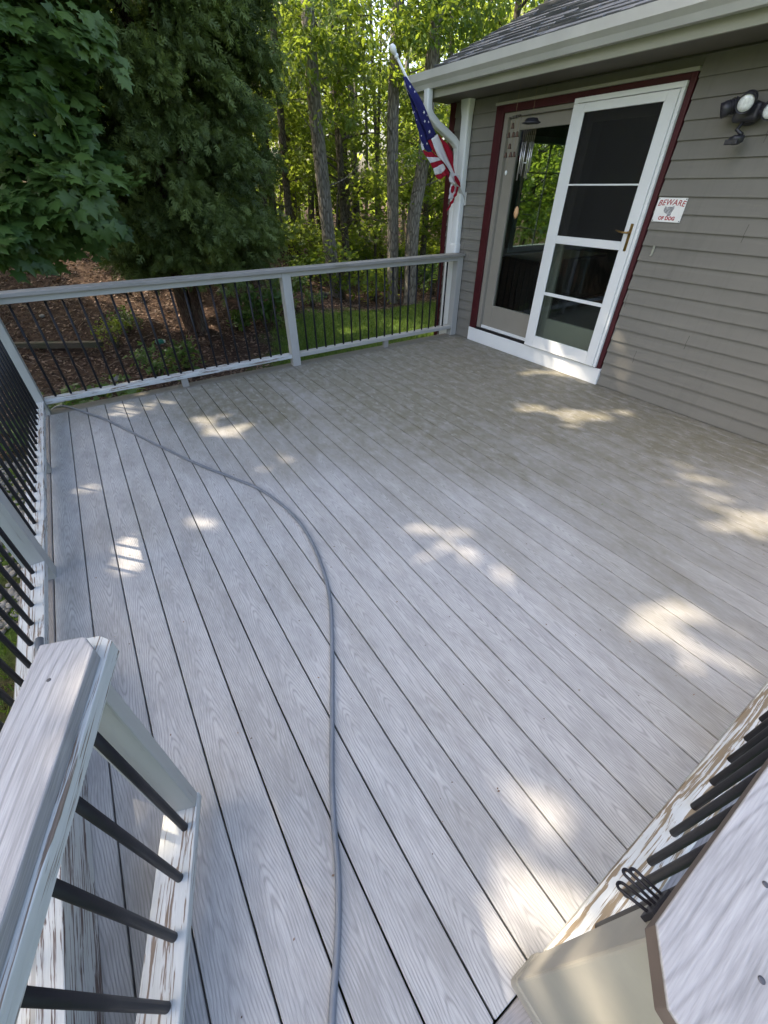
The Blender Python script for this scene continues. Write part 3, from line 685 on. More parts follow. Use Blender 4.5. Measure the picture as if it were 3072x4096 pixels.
me = text('BEWARE', .050, yc, zc+.040, .22, .0006); 
for v in me.vertices:   # the word is arched
    dy = v.co.y-yc; v.co.z += 0.006 - .8*dy*dy
o = link('lettering', me, M['signred'], t); me = text('OF DOG', .031, yc, zc-.053, 0, .0016); link('lettering', me, M['signred'], t)
head = [(-.040, .020), (-.036, .030), (-.022, .022), (-.008, .026), (.014, .026), (.030, .034), (.034, .016), (.028, .002), (.024, -.010), (.022, -.030), (-.004, -.034), (-.006, -.020), (-.020, -.014), (-.034, -.010), (-.042, .004)]
B().prism([Vector((W-.0204, yc-a, zc-.006+c)) for a, c in head], (-.0003, 0, 0)).build('dog_head_print', M['signgrey'], t)
for a in (-.102, .102):
    for c in (-.068, .068): B().lathe([(.0042, 0), (.0042, .0008), (.002, .0014)], (W-.020, yc+a, zc+c), (-1, 0, 0), 10).build('screw', M['screw'], t)
t = thing('wall_clip', 'small pale metal clip screwed to the siding below the sign', 'clip', (W-.02, 1.125, 1.15))
b = B(); b.box(W-.022, W-.014, 1.117, 1.133, 1.115, 1.185); b.box(W-.034, W-.022, 1.120, 1.130, 1.115, 1.124); b.build('plate', M['fascia'], t, .002)

# floodlight
yl, zl = .80, 1.94
t = thing('floodlight', 'dark motion sensor floodlight with round heads on the upper wall', 'wall light', (W, yl, zl))
B().lathe([(.060, 0), (.060, .02), (.045, .04), (.02, .045)], (W-.012, yl, zl-.01), (-1, 0, 0), 24).build('base_plate', M['bronze'], t)
B().box(W-.11, W-.03, yl-.075, yl+.075, zl-.055, zl+.035).build('housing', M['bronze'], t, .02, 4)
def head_(loc, ax, r, ln, name='lamp_head'):
    ax = Vector(ax).normalized(); p = Vector(loc)
    h = B(); h.lathe([(r*.55, -ln), (r*.8, -ln*.8), (r*.85, -ln*.35), (r, -ln*.25), (r*1.02, .012), (r*.96, .012), (r*.94, -.004)], p, ax, 24)
    for q in range(4): h.lathe([(r*.98, -ln*.75+q*.012), (r*.98, -ln*.75+q*.012+.004)], p, ax, 20)
    ho = h.build(name, M['bronze'], t); B().lathe([(r*.90, -.003), (r*.86, .003), (r*.3, .007)], p, ax, 24).build('lens', M['lens'], ho)
c0 = hit(2983, 412, 0, W-.17); c1 = hit(2893, 440, 0, W-.15); c2 = hit(3085, 440, 0, W-.16)
head_(c0, (-.85, -.25, -.30), .048, .085); head_(c1, (-.45, .75, -.35), .040, .095); head_(c2, (-.8, -.5, -.2), .045, .085)
for c in (c0, c1, c2): B().tube([(W-.08, yl, zl), tuple(c+Vector((.05, 0, -.01)))], .014, 10).build('arm', M['bronze'], t)
c3 = hit(2945, 555, 0, W-.13)
b = B(); b.tube([(W-.07, yl, zl-.04), (W-.09, yl+.02, zl-.09), tuple(c3+Vector((.03, -.01, .02)))], .011, 10); b.build('arm', M['bronze'], t)
b = B(); b.lathe([(.02, -.03), (.040, -.02), (.046, 0), (.040, .012), (.02, .018)], c3, (0, .1, 1), 20); b.box(c3.x-.045, c3.x-.005, c3.y-.03, c3.y+.045, c3.z-.03, c3.z-.004); b.build('motion_sensor', M['bronze'], t, .004)

# wind chimes under the soffit
CX = 5.07
t = thing('wind_chime', 'string of small copper bells hanging under the soffit at the door', 'wind chime', (CX, 2.67, 2.26))
b = B(); b.tube([(CX, 2.672, 2.262), (CX, 2.675, 2.07)], .0015, 6)
for y, z0, z1 in ((2.72, 2.045, 1.80), (2.668, 2.045, 1.80), (2.625, 2.05, 1.80)): b.tube([(CX, y-.004, z0), (CX, y+.004, (z0+z1)/2), (CX, y, z1)], .0015, 6)
b.tube([(CX, 2.69, 1.80), (CX, 2.692, 1.69)], .001, 6); b.build('cord', M['cord'], t)
b = B(); b.tube([(CX, 2.73, 2.045), (CX-.005, 2.70, 2.052), (CX, 2.66, 2.055), (CX, 2.61, 2.06)], [.006, .011, .012, .006], 8); b.build('hanger_branch', M['barkdark'], t)
for y, z in ((2.690, 1.985), (2.724, 1.925), (2.668, 1.925), (2.622, 1.925), (2.693, 1.845), (2.727, 1.785), (2.668, 1.785), (2.622, 1.785)):
    B().lathe([(.003, .030), (.009, .026), (.012, .012), (.014, .0), (.018, -.008), (.016, -.009)], (CX, y, z), (0, 0, 1), 14).build('bell', M['copper'], t)
B().lathe([(.001, .020), (.012, .006), (.012, -.010), (.001, -.022)], (CX, 2.692, 1.665), (0, 0, 1), 6).build('crystal', M['lens'], t)
t = thing('wind_chime', 'silver tube chime with black cap and hanging wooden sail', 'wind chime', (CX, 2.475, 2.26))
b = B(); b.tube([(CX, 2.475, 2.262), (CX, 2.475, 2.03)], .0012, 6)
for k in range(6):
    a = math.pi*2*k/6+.3; b.tube([(CX+.045*math.cos(a), 2.475+.055*math.sin(a), 1.99), (CX+.042*math.cos(a), 2.475+.052*math.sin(a), 1.865)], .0012, 6)
b.tube([(CX, 2.475, 1.99), (CX, 2.475, 1.30)], .001, 6); b.build('string', M['cord'], t)
B().lathe([(.02, .028), (.050, .024), (.060, .006), (.080, -.002), (.080, -.010), (.05, -.012)], (CX, 2.475, 2.005), (0, 0, 1), 6).build('solar_cap', M['bronze'], t)
for k in range(6):
    a = math.pi*2*k/6+.3; ln = (.25, .22, .27, .24, .26, .21)[k]
    B().tube([(CX+.042*math.cos(a), 2.475+.052*math.sin(a), 1.875), (CX+.042*math.cos(a), 2.475+.052*math.sin(a), 1.875-ln)], .0065, 10).build('tube', M['alu'], t)
B().lathe([(.020, .004), (.022, 0), (.020, -.004)], (CX, 2.475, 1.73), (0, 0, 1), 14).build('striker', M['lens'], t)
b = B(); b.lathe([(.004, .050), (.018, .03), (.024, 0), (.018, -.03), (.004, -.050)], (CX, 2.478, 1.36), (0, 0, 1), 12); sl = b.build('wind_sail', M['woodsail'], t)

# ------------------------------------------------------------------ flag
FY = 3.462
pS = Vector((W-.03, FY, 1.465)); pT = Vector((4.262, FY, 2.49))
t = thing('flagpole', 'white flagpole with ball tip slanting out from the corner by the gutter', 'flagpole', (W, FY, 1.45))
fd = (pT-pS).normalized()
B().tube([pS, pS+fd*.9, pT], [.0125, .012, .011], 12).build('pole', M['white'], t)
B().lathe([(.013, -.05), (.019, -.045), (.019, -.03), (.012, -.025), (.020, -.012), (.028, .012), (.028, .022), (.020, .042), (.004, .050)], pT, fd, 18).build('ball_tip', M['white'], t)
b = B(); b.box(W-.022, W-.015, FY-.035, FY+.035, 1.39, 1.51); b.tube([Vector((W-.02, FY, 1.45)), Vector((W-.02, FY, 1.45))+fd*.12], .019, 12); b.box(W-.05, W-.02, FY-.006, FY+.006, 1.42, 1.48); b.build('bracket', M['gutter'], t, .002)
t = thing('flag', 'US stars and stripes flag hanging furled and knotted round the white pole', 'flag', pS+fd*.6)
def fp(x, y, dy=0.0):
    return hit(1500+x/2.765, 100+y/2.765, 1, FY+dy)
def patch(bm, poly, dy, mi):
    n = 11
    # fill polygon by a fan of small quads: subdivide edges, then triangulate and poke for folds
    P = [fp(x, y, dy) for x, y in poly]; vs = [bm.verts.new(p) for p in P]; f = bm.faces.new(vs); f.material_index = mi
    return f
bm = bmesh.new()
red, wht, blu = 0, 1, 2
FL = [
 (blu, -.030, [(300, 568), (355, 568), (400, 640), (450, 720), (495, 800), (530, 880), (560, 950), (600, 1050), (640, 1130), (680, 1205), (625, 1262), (582, 1276), (560, 1180), (520, 1100), (470, 960), (410, 830), (350, 700)]),
 (blu, -.012, [(345, 700), (420, 830), (480, 960), (530, 1100), (570, 1180), (590, 1276), (640, 1370), (620, 1405), (585, 1400), (545, 1372), (505, 1290), (480, 1160), (430, 1000), (395, 800)]),
 (wht, -.014, [(505, 1290), (545, 1372), (522, 1392), (508, 1340)]),
 (wht, -.040, [(625, 1262), (685, 1208), (745, 1330), (800, 1450), (840, 1540), (880, 1640), (855, 1650), (800, 1575), (700, 1450), (655, 1350)]),
 (red, -.048, [(686, 1206), (740, 1260), (800, 1320), (860, 1400), (866, 1540), (886, 1650), (878, 1640), (842, 1540), (802, 1450), (747, 1330)]),
 (red, -.026, [(582, 1276), (626, 1263), (656, 1350), (702, 1452), (802, 1577), (826, 1640), (805, 1700), (775, 1580), (735, 1490), (690, 1440), (630, 1372)]),
 (red, -.018, [(524, 1382), (590, 1408), (632, 1400), (660, 1420), (702, 1465), (565, 1462), (540, 1430)]),
 (wht, -.020, [(565, 1461), (702, 1464), (737, 1490), (605, 1530)]),
 (red, -.018, [(605, 1529), (737, 1489), (766, 1525), (642, 1592), (620, 1565)]),
 (wht, -.021, [(641, 1591), (767, 1524), (791, 1570), (740, 1640), (665, 1659)]),
 (red, -.019, [(664, 1658), (740, 1639), (792, 1569), (815, 1602), (778, 1670), (720, 1706), (695, 1700)]),
 (wht, -.055, [(826, 1640), (888, 1640), (935, 1662), (946, 1720), (946, 1792), (900, 1765), (868, 1758), (830, 1735), (818, 1690)]),
 (red, -.068, [(868, 1672), (900, 1664), (925, 1700), (945, 1740), (947, 1797), (905, 1765), (874, 1715)]),
 (wht, -.036, [(840, 1755), (900, 1765), (925, 1800), (880, 1850), (860, 1925), (812, 1920), (825, 1850)]),
 (red, -.046, [(842, 1790), (868, 1770), (880, 1800), (862, 1862), (845, 1850)]),
 (red, -.050, [(905, 1785), (932, 1790), (900, 1880), (862, 1962), (800, 2062), (795, 2045), (828, 1972), (868, 1905)]),
]
for mi, dy, poly in FL: patch(bm, poly, dy, mi)
bmesh.ops.triangulate(bm, faces=bm.faces[:])
for _ in range(3): bmesh.ops.subdivide_edges(bm, edges=bm.edges[:], cuts=1, use_grid_fill=True)
for v in bm.verts:   # folds run along the pole
    a = (v.co-pS).dot(fd); c = (v.co-pS - fd*a).length
    v.co.y += .007*math.sin(c*95+a*9) + .004*math.sin(c*170-a*14)
for f in bm.faces: f.smooth = True
me = bpy.data.meshes.new('cloth'); bm.to_mesh(me); bm.free()
o = link('cloth', me, [M['flagred'], M['flagwhite'], M['flagblue']], t)
sm = o.modifiers.new('thick', 'SOLIDIFY'); sm.thickness = .002
b = B()
def star(x, y, r, rot):
    c = fp(x, y, -.047 if x > 520 or y < 800 else -.03); ex = Vector((.78, 0, -.62)); ez = Vector((.62, 0, .78)); pts = []
    for k in range(10):
        a = rot+math.pi*k/5; q = r if k % 2 == 0 else r*.42; pts.append(c + ex*(q*math.sin(a)) + ez*(q*math.cos(a)))
    b.prism(pts, (0, -.0012, 0))
for x, y, r in ((388, 682, .016), (440, 737, .014), (497, 852, .017), (543, 965, .020), (577, 1000, .011), (550, 1065, .017), (592, 1072, .014), (602, 1180, .021), (512, 1225, .010), (575, 1312, .014), (436, 962, .007), (460, 1050, .008), (530, 1322, .010)): star(x, y, r*.72, random.random()*.5)
b.build('star_pattern', M['flagwhite'], t)

# ------------------------------------------------------------------ hose
hp = [(.64, 3.61, -.05), (.72, 3.50, .012), (.80, 3.43, .011), (.93, 3.19, .011), (1.04, 2.98, .011), (1.20, 2.59, .011), (1.35, 2.22, .011), (1.52, 1.82, .011), (1.66, 1.54, .011), (1.77, 1.31, .011), (1.83, 1.08, .011), (1.855, .88, .011), (1.85, .70, .011), (1.82, .50, .011), (1.755, .26, .011), (1.65, .03, .011), (1.51, -.24, .011), (1.405, -.44, .011), (1.35, -.56, .011), (1.305, -.67, .011), (1.245, -.78, .011), (1.165, -.90, .011), (1.10, -1.02, .011), (1.08, -1.2, .011), (1.08, -1.4, -.10)]
def smooth(pts, k=6):
    pts = [Vector(p) for p in pts]; out = []
    for i in range(len(pts)-1):
        p0 = pts[max(i-1, 0)]; p1 = pts[i]; p2 = pts[i+1]; p3 = pts[min(i+2, len(pts)-1)]
        for j in range(k):
            s = j/k; out.append(.5*((2*p1)+(p2-p0)*s+(2*p0-5*p1+4*p2-p3)*s*s+(3*p1-p0-3*p2+p3)*s**3))
    out.append(pts[-1]); return out
b = B(); sh_ = smooth(hp); random.seed(5); b.tube([p+Vector((0, 0, -.0018)) for p in sh_], .0092, 12); tag(b.build('garden_hose', M['hose'], None), 'grey garden hose curving across the deck boards', 'hose')
b = B()
ex = hit(165, 2588, 2, .13); tag(B().tube([ex+Vector((0, .03, .015)), ex+Vector((0, -.05, .015)), ex+Vector((.0, -.16, .017))], .014, 12).build('hose_end', M['hose'], None), 'short grey-blue hose end lying on the left bottom rail by the gate', 'hose')

# fallen bits on the deck
k = 0
for u, v, s, m, lb in ((2221, 1556, .030, 'leafy', 'small yellow-green leaf on the deck in front of the white sill'), (2414, 2015, .018, 'shrub', 'tiny green leaf in the middle of the deck boards'), (1862, 2052, .014, 'litter', 'tiny brown leaf left of the middle of the deck')):
    p = hit(u, v, 2, .003)
    o = scatter('fallen_leaf', np.array([[p.x, p.y, p.z]]), np.array([[.1, .1, 1.]]), [s], tpl_leaf(), M[m]); tag(o, lb, 'leaf')
dp = RS.rand(420, 2)*np.array([4.4, 4.3])+np.array([.75, -1.]); 
o = scatter('deck_debris', np.c_[dp, np.full(420, .0025)], np.c_[RS.normal(size=(420, 2))*.2, np.ones(420)], RS.uniform(.003, .011, 420), tpl_quad(), M['litter']); tag(o, 'scattered specks of debris on the deck boards', 'debris', kind='stuff')

# ------------------------------------------------------------------ sunlight gaps measured on the deck
PATCH = [(1.26, 3.14, .10, .11), (1.56, 3.05, .09, .09), (1.76, 2.49, .10, .10), (1.97, 2.21, .09, .08), (1.82, 2.15, .06, .06), (2.02, 1.51, .14, .13), (2.8, 2.49, .05, .06), (.80, 1.86, .08, .13), (.91, 1.18, .15, .16), (1.08, .93, .06, .09), (1.4, 1.27, .05, .06), (1.41, 1.03, .06, .08), (4.28, 1.11, .17, .10), (4.49, .79, .20, .11), (5.02, 1.83, .10, .13), (4.31, -.13, .17, .09), (4.1, -.37, .10, .08), (4.03, -.62, .17, .16), (4.3, -.75, .2, .12), (2.45, .22, .17, .14), (2.62, .02, .09, .07), (3.02, -.74, .19, .12), (2.8, -.74, .07, .07), (2.91, -1.03, .09, .06), (1.34, -.51, .11, .09), (1.07, -.50, .11, .10), (2.01, -.85, .07, .06), (1.72, -.82, .06, .08), (.76, -.3, .05, .06), (1.83, -1.09, .05, .05), (1.66, -1.12, .10, .10),
  (5.35, 1.69, .06, .12), (5.34, 1.40, .05, .10), (5.39, .92, .05, .08), (5.47, .83, .04, .05), (5.8, .5, .04, .05), (4.96, .72, .08, .05), (6.80, .90, .08, .22), (7.35, .8, .06, .08), (6.5, 1.6, .1, .1), (1.0, -.9, .05, .05), (3.6, .4, .04, .05), (3.2, 1.6, .04, .04), (2.0, -.35, .05, .05), (1.71, -1.27, .05, .04), (1.92, -1.50, .05, .04), (1.84, -1.22, .06, .03)]
def onground(u, v):
    lo, hi = 0.5, 60
    d = fw + rt*((u-1536)/FPX) - up*((v-2048)/FPX); d.normalize()
    tt = 2.0
    while tt < 60:
        p = CAM+d*tt
        if p.z <= float(gz(p.x, p.y)): return p
        tt += .05
    return CAM+d*30
for u, v, r1 in ((265, 1000, .22), (330, 1075, .30), (400, 1130, .32), (460, 1215, .25), (560, 1250, .25), (700, 1290, .2), (790, 1250, .25), (850, 1330, .15), (1000, 1060, .3), (1190, 1010, .4), (1740, 1265, .25), (1690, 1270, .3), (1400, 1330, .12), (640, 1190, .25), (1230, 1120, .2)):
    p = onground(u, v); PATCH.append((p.x-sdir.x*p.z/sdir.z, p.y-sdir.y*p.z/sdir.z, r1*1.6, r1*1.4))
PATCH = [(a, b_, r1*(1.35 if (b_ > 1.9 and r1 < .2) or (a > 4 and a < 5.2 and b_ > -.5) else 1), r2*(1.35 if (b_ > 1.9 and r2 < .2) or (a > 4 and a < 5.2 and b_ > -.5) else 1)) for a, b_, r1, r2 in PATCH]
PATCH = [(a, b_, r1*(.55 if (b_ < .2 and a > 1.2 and a < 2.7 and r1 > .06) else 1), r2*(.55 if (b_ < .2 and a > 1.2 and a < 2.7 and r2 > .06) else 1)) for a, b_, r1, r2 in PATCH]
PA = np.array(PATCH)
def in_light(P, grow=0.0):
    """True for leaves whose shadow would fall on one of the sunlit spots of the deck (z = 0)"""
    s = np.array(sdir); k = P[:, 2]/s[2]; q = P[:, :2] - s[:2]*k[:, None]
    wob = 1 + .55*np.sin(q[:, 0]*31+q[:, 1]*17)*np.cos(q[:, 1]*27-q[:, 0]*11)
    d = ((q[:, None, 0]-PA[None, :, 0])/(PA[None, :, 2]+grow))**2 + ((q[:, None, 1]-PA[None, :, 1])/(PA[None, :, 3]+grow))**2
    return (d.min(1) < wob)

# ------------------------------------------------------------------ trees
def trunk(pts, rads, name, mat, parent, seg=18, limbs=()):
    b = B(); sp = smooth(pts, 5); n = len(sp); rr = list(np.interp(np.linspace(0, len(pts)-1, n), range(len(pts)), rads))
    b.tube(sp, rr, seg)
    for lp, lr in limbs: b.tube(smooth(lp, 4), list(np.interp(np.linspace(0, 1, (len(lp)-1)*4+1), [0, 1], lr)), 8)
    bm = b.bm
    for v in bm.verts:
        q = v.co; d = .06*math.sin(q.z*7+q.x*30)*math.sin(q.y*33+q.z*3); v.co += Vector((d*.12, d*.12, 0))
    return b.build(name, mat, parent)

# maple on the left: trunk off to the left, crown over and behind the back corner
mp = thing('maple_tree', 'dark green broad-leaved maple overhanging the left back corner', 'tree', (-2.6, 8.2, float(gz(-2.6, 8.2))))
limbs = []
for k in range(16):
    a = R(-75+k*22); z0 = 1.4+k*.30; l = 3.2+1.0*random.random()
    limbs.append(([(-2.6, 8.2, z0), (-2.6+l*.5*math.cos(a), 8.2+l*.5*math.sin(a), z0+.9), (-2.6+l*math.cos(a), 8.2+l*math.sin(a), z0+1.1)], (.09, .02)))
# long low boughs that carry the foliage seen in front
for e in ((1.2, 6.6, 2.6), (1.8, 7.0, 1.9), (.9, 6.2, .9), (2.0, 6.8, 3.4), (.3, 6.5, 1.6), (1.5, 7.3, 1.0)):
    limbs.append(([(-2.6, 8.2, 1.2+e[2]*.5), (-.8, 7.7, e[2]*.8+.6), (.4, 7.1, e[2]+.2), e], (.10, .012)))
trunk([(-2.6, 8.2, -1.1), (-2.55, 8.2, 1.5), (-2.4, 8.1, 4.0), (-2.3, 8.0, 6.2)], [.26, .22, .16, .05], 'trunk', M['bark'], mp, limbs=limbs)
def sprays(centers, rad, per, down=.35, out=None, flat=.22, jit=.4):
    """clumps of leaves: layered tilted discs round each centre"""
    n = len(centers); c = np.repeat(centers, per, 0); m = len(c)
    tilt = np.repeat(RS.normal(size=(n, 3))*.35 + np.array([0, 0, 1.0]), per, 0)
    if out is not None: tilt = tilt + np.repeat(out, per, 0)*down
    tilt /= np.linalg.norm(tilt, axis=1, keepdims=True)
    rr = np.repeat(rad, per)[:, None] if np.ndim(rad) else rad
    d = RS.normal(size=(m, 3)); d /= np.linalg.norm(d, axis=1, keepdims=True); d *= RS.rand(m, 1)**.45*rr
    d = d - tilt*(d*tilt).sum(1, keepdims=True)*(1-flat)
    nr = tilt + RS.normal(size=(m, 3))*jit
    return c+d, nr
# foliage visible from the deck
vis = []
UV = []
for _ in range(9000):
    u = random.uniform(-260, 520); v = random.uniform(-420, 1090)
    # outline of the bough mass
    lim = np.interp(v, [-420, 0, 180, 330, 420, 560, 700, 860, 960, 1030, 1090], [420, 330, 400, 390, 300, 420, 470, 420, 380, 120, 0])
    if u > lim: continue
    # dark gaps between tiers
    if 330 < v+.15*u < 400 and u > 60 and random.random() < .85: continue
    if 640 < v-.25*u < 720 and random.random() < .75: continue
    if v < 190 and 60 < u < 240 and random.random() < .75: continue
    if v > 860 and u < 200 and v > 1010+.1*u: continue
    y = random.uniform(5.7, 8.0) - .0008*max(0, v)
    UV.append(hit(u, v, 1, y))
    if len(UV) > 200: break
cen = np.array([tuple(p) for p in UV])
outv = np.tile(np.array([.15, -.75, .0]), (len(cen), 1))
Pp, Nn = sprays(cen, RS.uniform(.18, .36, len(cen)), 46, .8, outv, .25, .28)
tan = np.tile(np.array([.25, -.55, -.8]), (len(Pp), 1)) + RS.normal(size=(len(Pp), 3))*.45
kp = ~in_light(Pp, .08)
scatter('foliage', Pp[kp], Nn[kp], RS.uniform(.09, .18, kp.sum()), tpl_maple(), M['maple'], mp, tangent=tan[kp], tone=np.repeat(RS.rand(len(cen)), 46)[kp])
# upper canopy (above the picture) that shades the deck, its gaps cut to fit the sun spots
def canopy(parent, name, c, r, n, size, mat, cull=True, tpl=tpl_quad(), zmin=-99):
    d = RS.normal(size=(n, 3)); d /= np.linalg.norm(d, axis=1, keepdims=True)
    P = np.array(c) + d*(RS.rand(n, 1)**.4)*np.array(r)
    P = P[P[:, 2] > zmin]
    if cull:
        k = in_light(P, .125) & (RS.rand(len(P)) < .985); P = P[~k]
    N = RS.normal(size=(len(P), 3))*.55 + np.array([0, 0, 1.])
    return scatter(name, P, N, RS.uniform(size*.7, size*1.3, len(P)), tpl, mat, parent)
canopy(mp, 'upper_foliage', (-1.5, 6.3, 8.0), (5.0, 5.0, 2.5), 34000, .26, M['maple'], zmin=5.2)

# high tree added to the left of the bank, out of the picture, whose crown keeps the bank in shade
hb = thing('shade_tree', 'added broad-crowned tree, out of view, that shades the bank', 'tree', (-4.8, 13.2, float(gz(-4.8, 13.2))))
trunk([(-4.8, 13.2, -.5), (-4.6, 13.2, 3), (-4.0, 13.1, 9)], [.25, .2, .08], 'trunk', M['bark'], hb)
canopy(hb, 'foliage', (-4.2, 15.2, 8.4), (5.2, 5.2, 2.4), 15000, .30, M['maple'])
# cedar
cz = float(gz(2.8, 8.4))
ce = thing('cedar_tree', 'dense dark feathery evergreen standing behind the left half of the railing', 'tree', (2.85, 8.4, cz))
trunk([(2.88, 8.55, cz-.1), (2.80, 8.5, cz+.9), (3.0, 8.4, 2.5), (3.3, 8.3, 9.0)], [.15, .13, .11, .03], 'trunk', M['cedarbark'], ce)
trunk([(3.02, 8.45, cz-.1), (3.05, 8.4, cz+.9), (3.4, 8.3, 2.5), (3.5, 8.2, 8.0)], [.12, .10, .09, .03], 'trunk', M['cedarbark'], ce)
cl = []
for _ in range(620):
    z = .45+8.2*random.random()**1.15; a = random.uniform(0, 2*math.pi); f = random.random()**.35
    rad = np.interp(z, [.3, .6, 1.4, 3.5, 6, 9], [1.05, 1.35, 1.4, 1.75, 1.3, .2])*(1+.16*math.sin(a*5+z*3.1))
    cl.append((3.30-.04*z+.93*rad*f*math.cos(a), 8.25+rad*f*math.sin(a)*.95, z, math.cos(a), math.sin(a)))
cl = np.array(cl)
low = cl[:, 2] < 4.2
for nm, sel, per, sz in (('foliage', low, 190, (.10, .21)), ('upper_foliage', ~low, 40, (.2, .36))):
    cc = cl[sel]; n = len(cc); ov = np.c_[cc[:, 3:5], np.full(n, -.55)]
    c3_ = np.repeat(cc[:, :3], per, 0); o3 = np.repeat(ov, per, 0); m = len(c3_)
    d = RS.normal(size=(m, 3))*np.array([.12, .12, .10]) + o3*RS.uniform(-.15, .32, (m, 1))
    P = c3_+d; kk = ~in_light(P, .10); P = P[kk]; o3 = o3[kk]; tone = np.repeat(RS.rand(n), per)[kk]
    tan = o3 + RS.normal(size=(len(P), 3))*.45; N = np.cross(tan, RS.normal(size=(len(P), 3))) + o3*.5+np.array([0, 0, .4])
    scatter(nm, P, N, RS.uniform(sz[0], sz[1], len(P)), tpl_cedar(), M['cedar'], ce, tangent=tan, tone=tone)

# three tall grey trunks
def tall(name, label, Y, pts, rad, seedlimb):
    P = []
    for u, v in pts: P.append(hit(u, v, 1, Y))
    base = P[0].copy(); base.z = float(gz(base.x, base.y))-.15
    d = (P[-1]-P[-2]).normalized(); top = P[-1]+Vector((d.x, d.y, 1)).normalized()*6; 
    t = thing(name, label, 'tree', (base.x, base.y, base.z+.15))
    pts3 = [base]+P+[top]; rads = [rad*1.5, rad*1.12]+list(np.linspace(rad, rad*.8, len(P)-1))+[rad*.35]
    rg = random.Random(seedlimb); L_ = []
    for k in range(8):
        z = P[-1].z+.3+k*.65; a = rg.uniform(0, 6.28); s = P[-1]+(top-P[-1])*min(1, (z-P[-1].z)/6); l = rg.uniform(1.4, 2.6)
        L_.append(([tuple(s), (s.x+l*.6*math.cos(a), s.y+l*.6*math.sin(a), s.z+.7), (s.x+l*math.cos(a), s.y+l*math.sin(a), s.z+1.0)], (.05, .01)))
    for q, (uz, l, a) in enumerate(((.45, .9, 0.4), (.62, .7, 2.9), (.8, 1.1, -0.3))):
        s = P[0]+(P[-1]-P[0])*uz; L_.append(([tuple(s), (s.x+l*.5*math.cos(a), s.y-.2, s.z+.15), (s.x+l*math.cos(a), s.y-.3, s.z+.45)], (.02, .005)))
    trunk(pts3, rads, 'trunk', M['bark'], t, limbs=L_)
    canopy(t, 'foliage', (top.x, top.y, top.z-.2), (2.6, 2.6, 2.4), 2000, .26, M['leafmid'], True)
    return t, P
tA, PAa = tall('hardwood_tree', 'tall grey trunk leaning slightly, left of the mid railing post and flag', 10.6, [(1347, 1165), (1322, 1010), (1290, 720), (1262, 450), (1240, 200), (1230, 30)], .17, 1)
tB, PBb = tall('hardwood_tree', 'straight grey trunk passing behind the white flagpole tip', 9.7, [(1570, 1185), (1572, 900), (1570, 600), (1577, 300), (1592, 0)], .145, 2)
tC, PCc = tall('hardwood_tree', 'leaning grey trunk just left of the white downspout', 9.3, [(1640, 1190), (1652, 900), (1692, 650), (1722, 300), (1757, 0)], .165, 3)
# light foliage sprays hanging in front of the tall trunks
def hang(parent, lst, Y, n, size, mat, rad=.35):
    c = np.array([tuple(hit(u, v, 1, Y+random.uniform(-.8, .8))) for u, v in lst])
    P, N = sprays(c, rad, n, .5, np.tile(np.array([0, -.3, 0.]), (len(c), 1)), .35, .5)
    k = ~in_light(P, .08)
    scatter('low_foliage', P[k], N[k], RS.uniform(size*.7, size*1.3, k.sum()), tpl_leaf(), mat, parent, tangent=np.tile(np.array([0, -.3, -.8]), (k.sum(), 1))+RS.normal(size=(k.sum(), 3))*.5)
hang(tA, [(random.gauss(1240, 120), random.uniform(-60, 330)) for _ in range(42)]+[(random.gauss(1370, 45), random.uniform(100, 520)) for _ in range(26)], 10.2, 42, .13, M['leafmid'])
hang(tB, [(random.gauss(1620, 45), random.uniform(-60, 420)) for _ in range(20)]+[(random.gauss(1700, 80), random.uniform(-60, 200)) for _ in range(30)], 9.6, 40, .12, M['leafmid'])
hang(tC, [(random.gauss(1780, 130), random.uniform(-80, 160)) for _ in range(60)]+[(random.gauss(1690, 30), random.uniform(560, 800)) for _ in range(8)], 9.0, 42, .12, M['leafmid'])

# woodland trees: five crowns, copied
def wood_variant(seed, h, r, n, mat):
    rg = np.random.RandomState(seed); rr = random.Random(seed)
    t = thing('woodland_tree', None, 'tree', (0, 0, 0))
    lx = rr.uniform(-.5, .5); ly = rr.uniform(-.4, .4)
    limbs = []; cl = []
    for k in range(26):
        z = 1.2+(h-1.6)*k/26+rr.uniform(0, .3); a = rr.uniform(0, 6.28); l = r*rr.uniform(.5, 1.0)*(1-.5*abs(z/h-.5))
        s = (lx*z/h, ly*z/h, z); e = (s[0]+l*math.cos(a), s[1]+l*math.sin(a), z+l*rr.uniform(.0, .5))
        limbs.append(([s, ((s[0]+e[0])/2, (s[1]+e[1])/2, (s[2]+e[2])/2+.12), e], (.035, .006)))
        for f in (.45, .7, .9, 1.05): cl.append((s[0]+(e[0]-s[0])*f+rr.gauss(0, .12), s[1]+(e[1]-s[1])*f+rr.gauss(0, .12), s[2]+(e[2]-s[2])*f+rr.gauss(0, .15)))
    trunk([(0, 0, -.3), (lx*.3, ly*.3, h*.3), (lx*.7, ly*.7, h*.7), (lx, ly, h)], [.13, .11, .08, .02], 'trunk', M['barkdark'], t, 10, limbs)
    c = np.array(cl); P, N = sprays(c, .62, n//len(c), .2, None, .4, .6)
    scatter('foliage', P, N, rg.uniform(.10, .19, len(P)), tpl_quad(), mat, t)
    return t
def copy_tree(o, loc, rz, sc):
    r_ = o.copy(); COL.objects.link(r_); r_.location = loc; r_.rotation_euler = (0, 0, rz); r_.scale = (sc, sc, sc)
    for ch in o.children:
        c_ = ch.copy(); COL.objects.link(c_); c_.parent = r_
    return r_
VAR = [wood_variant(3, 8.5, 2.4, 5000, M['leafy']), wood_variant(5, 7.5, 2.0, 4200, M['leafy']), wood_variant(8, 9.5, 2.6, 4600, M['leafmid']), wood_variant(9, 5.5, 2.0, 5200, M['leafy'])]
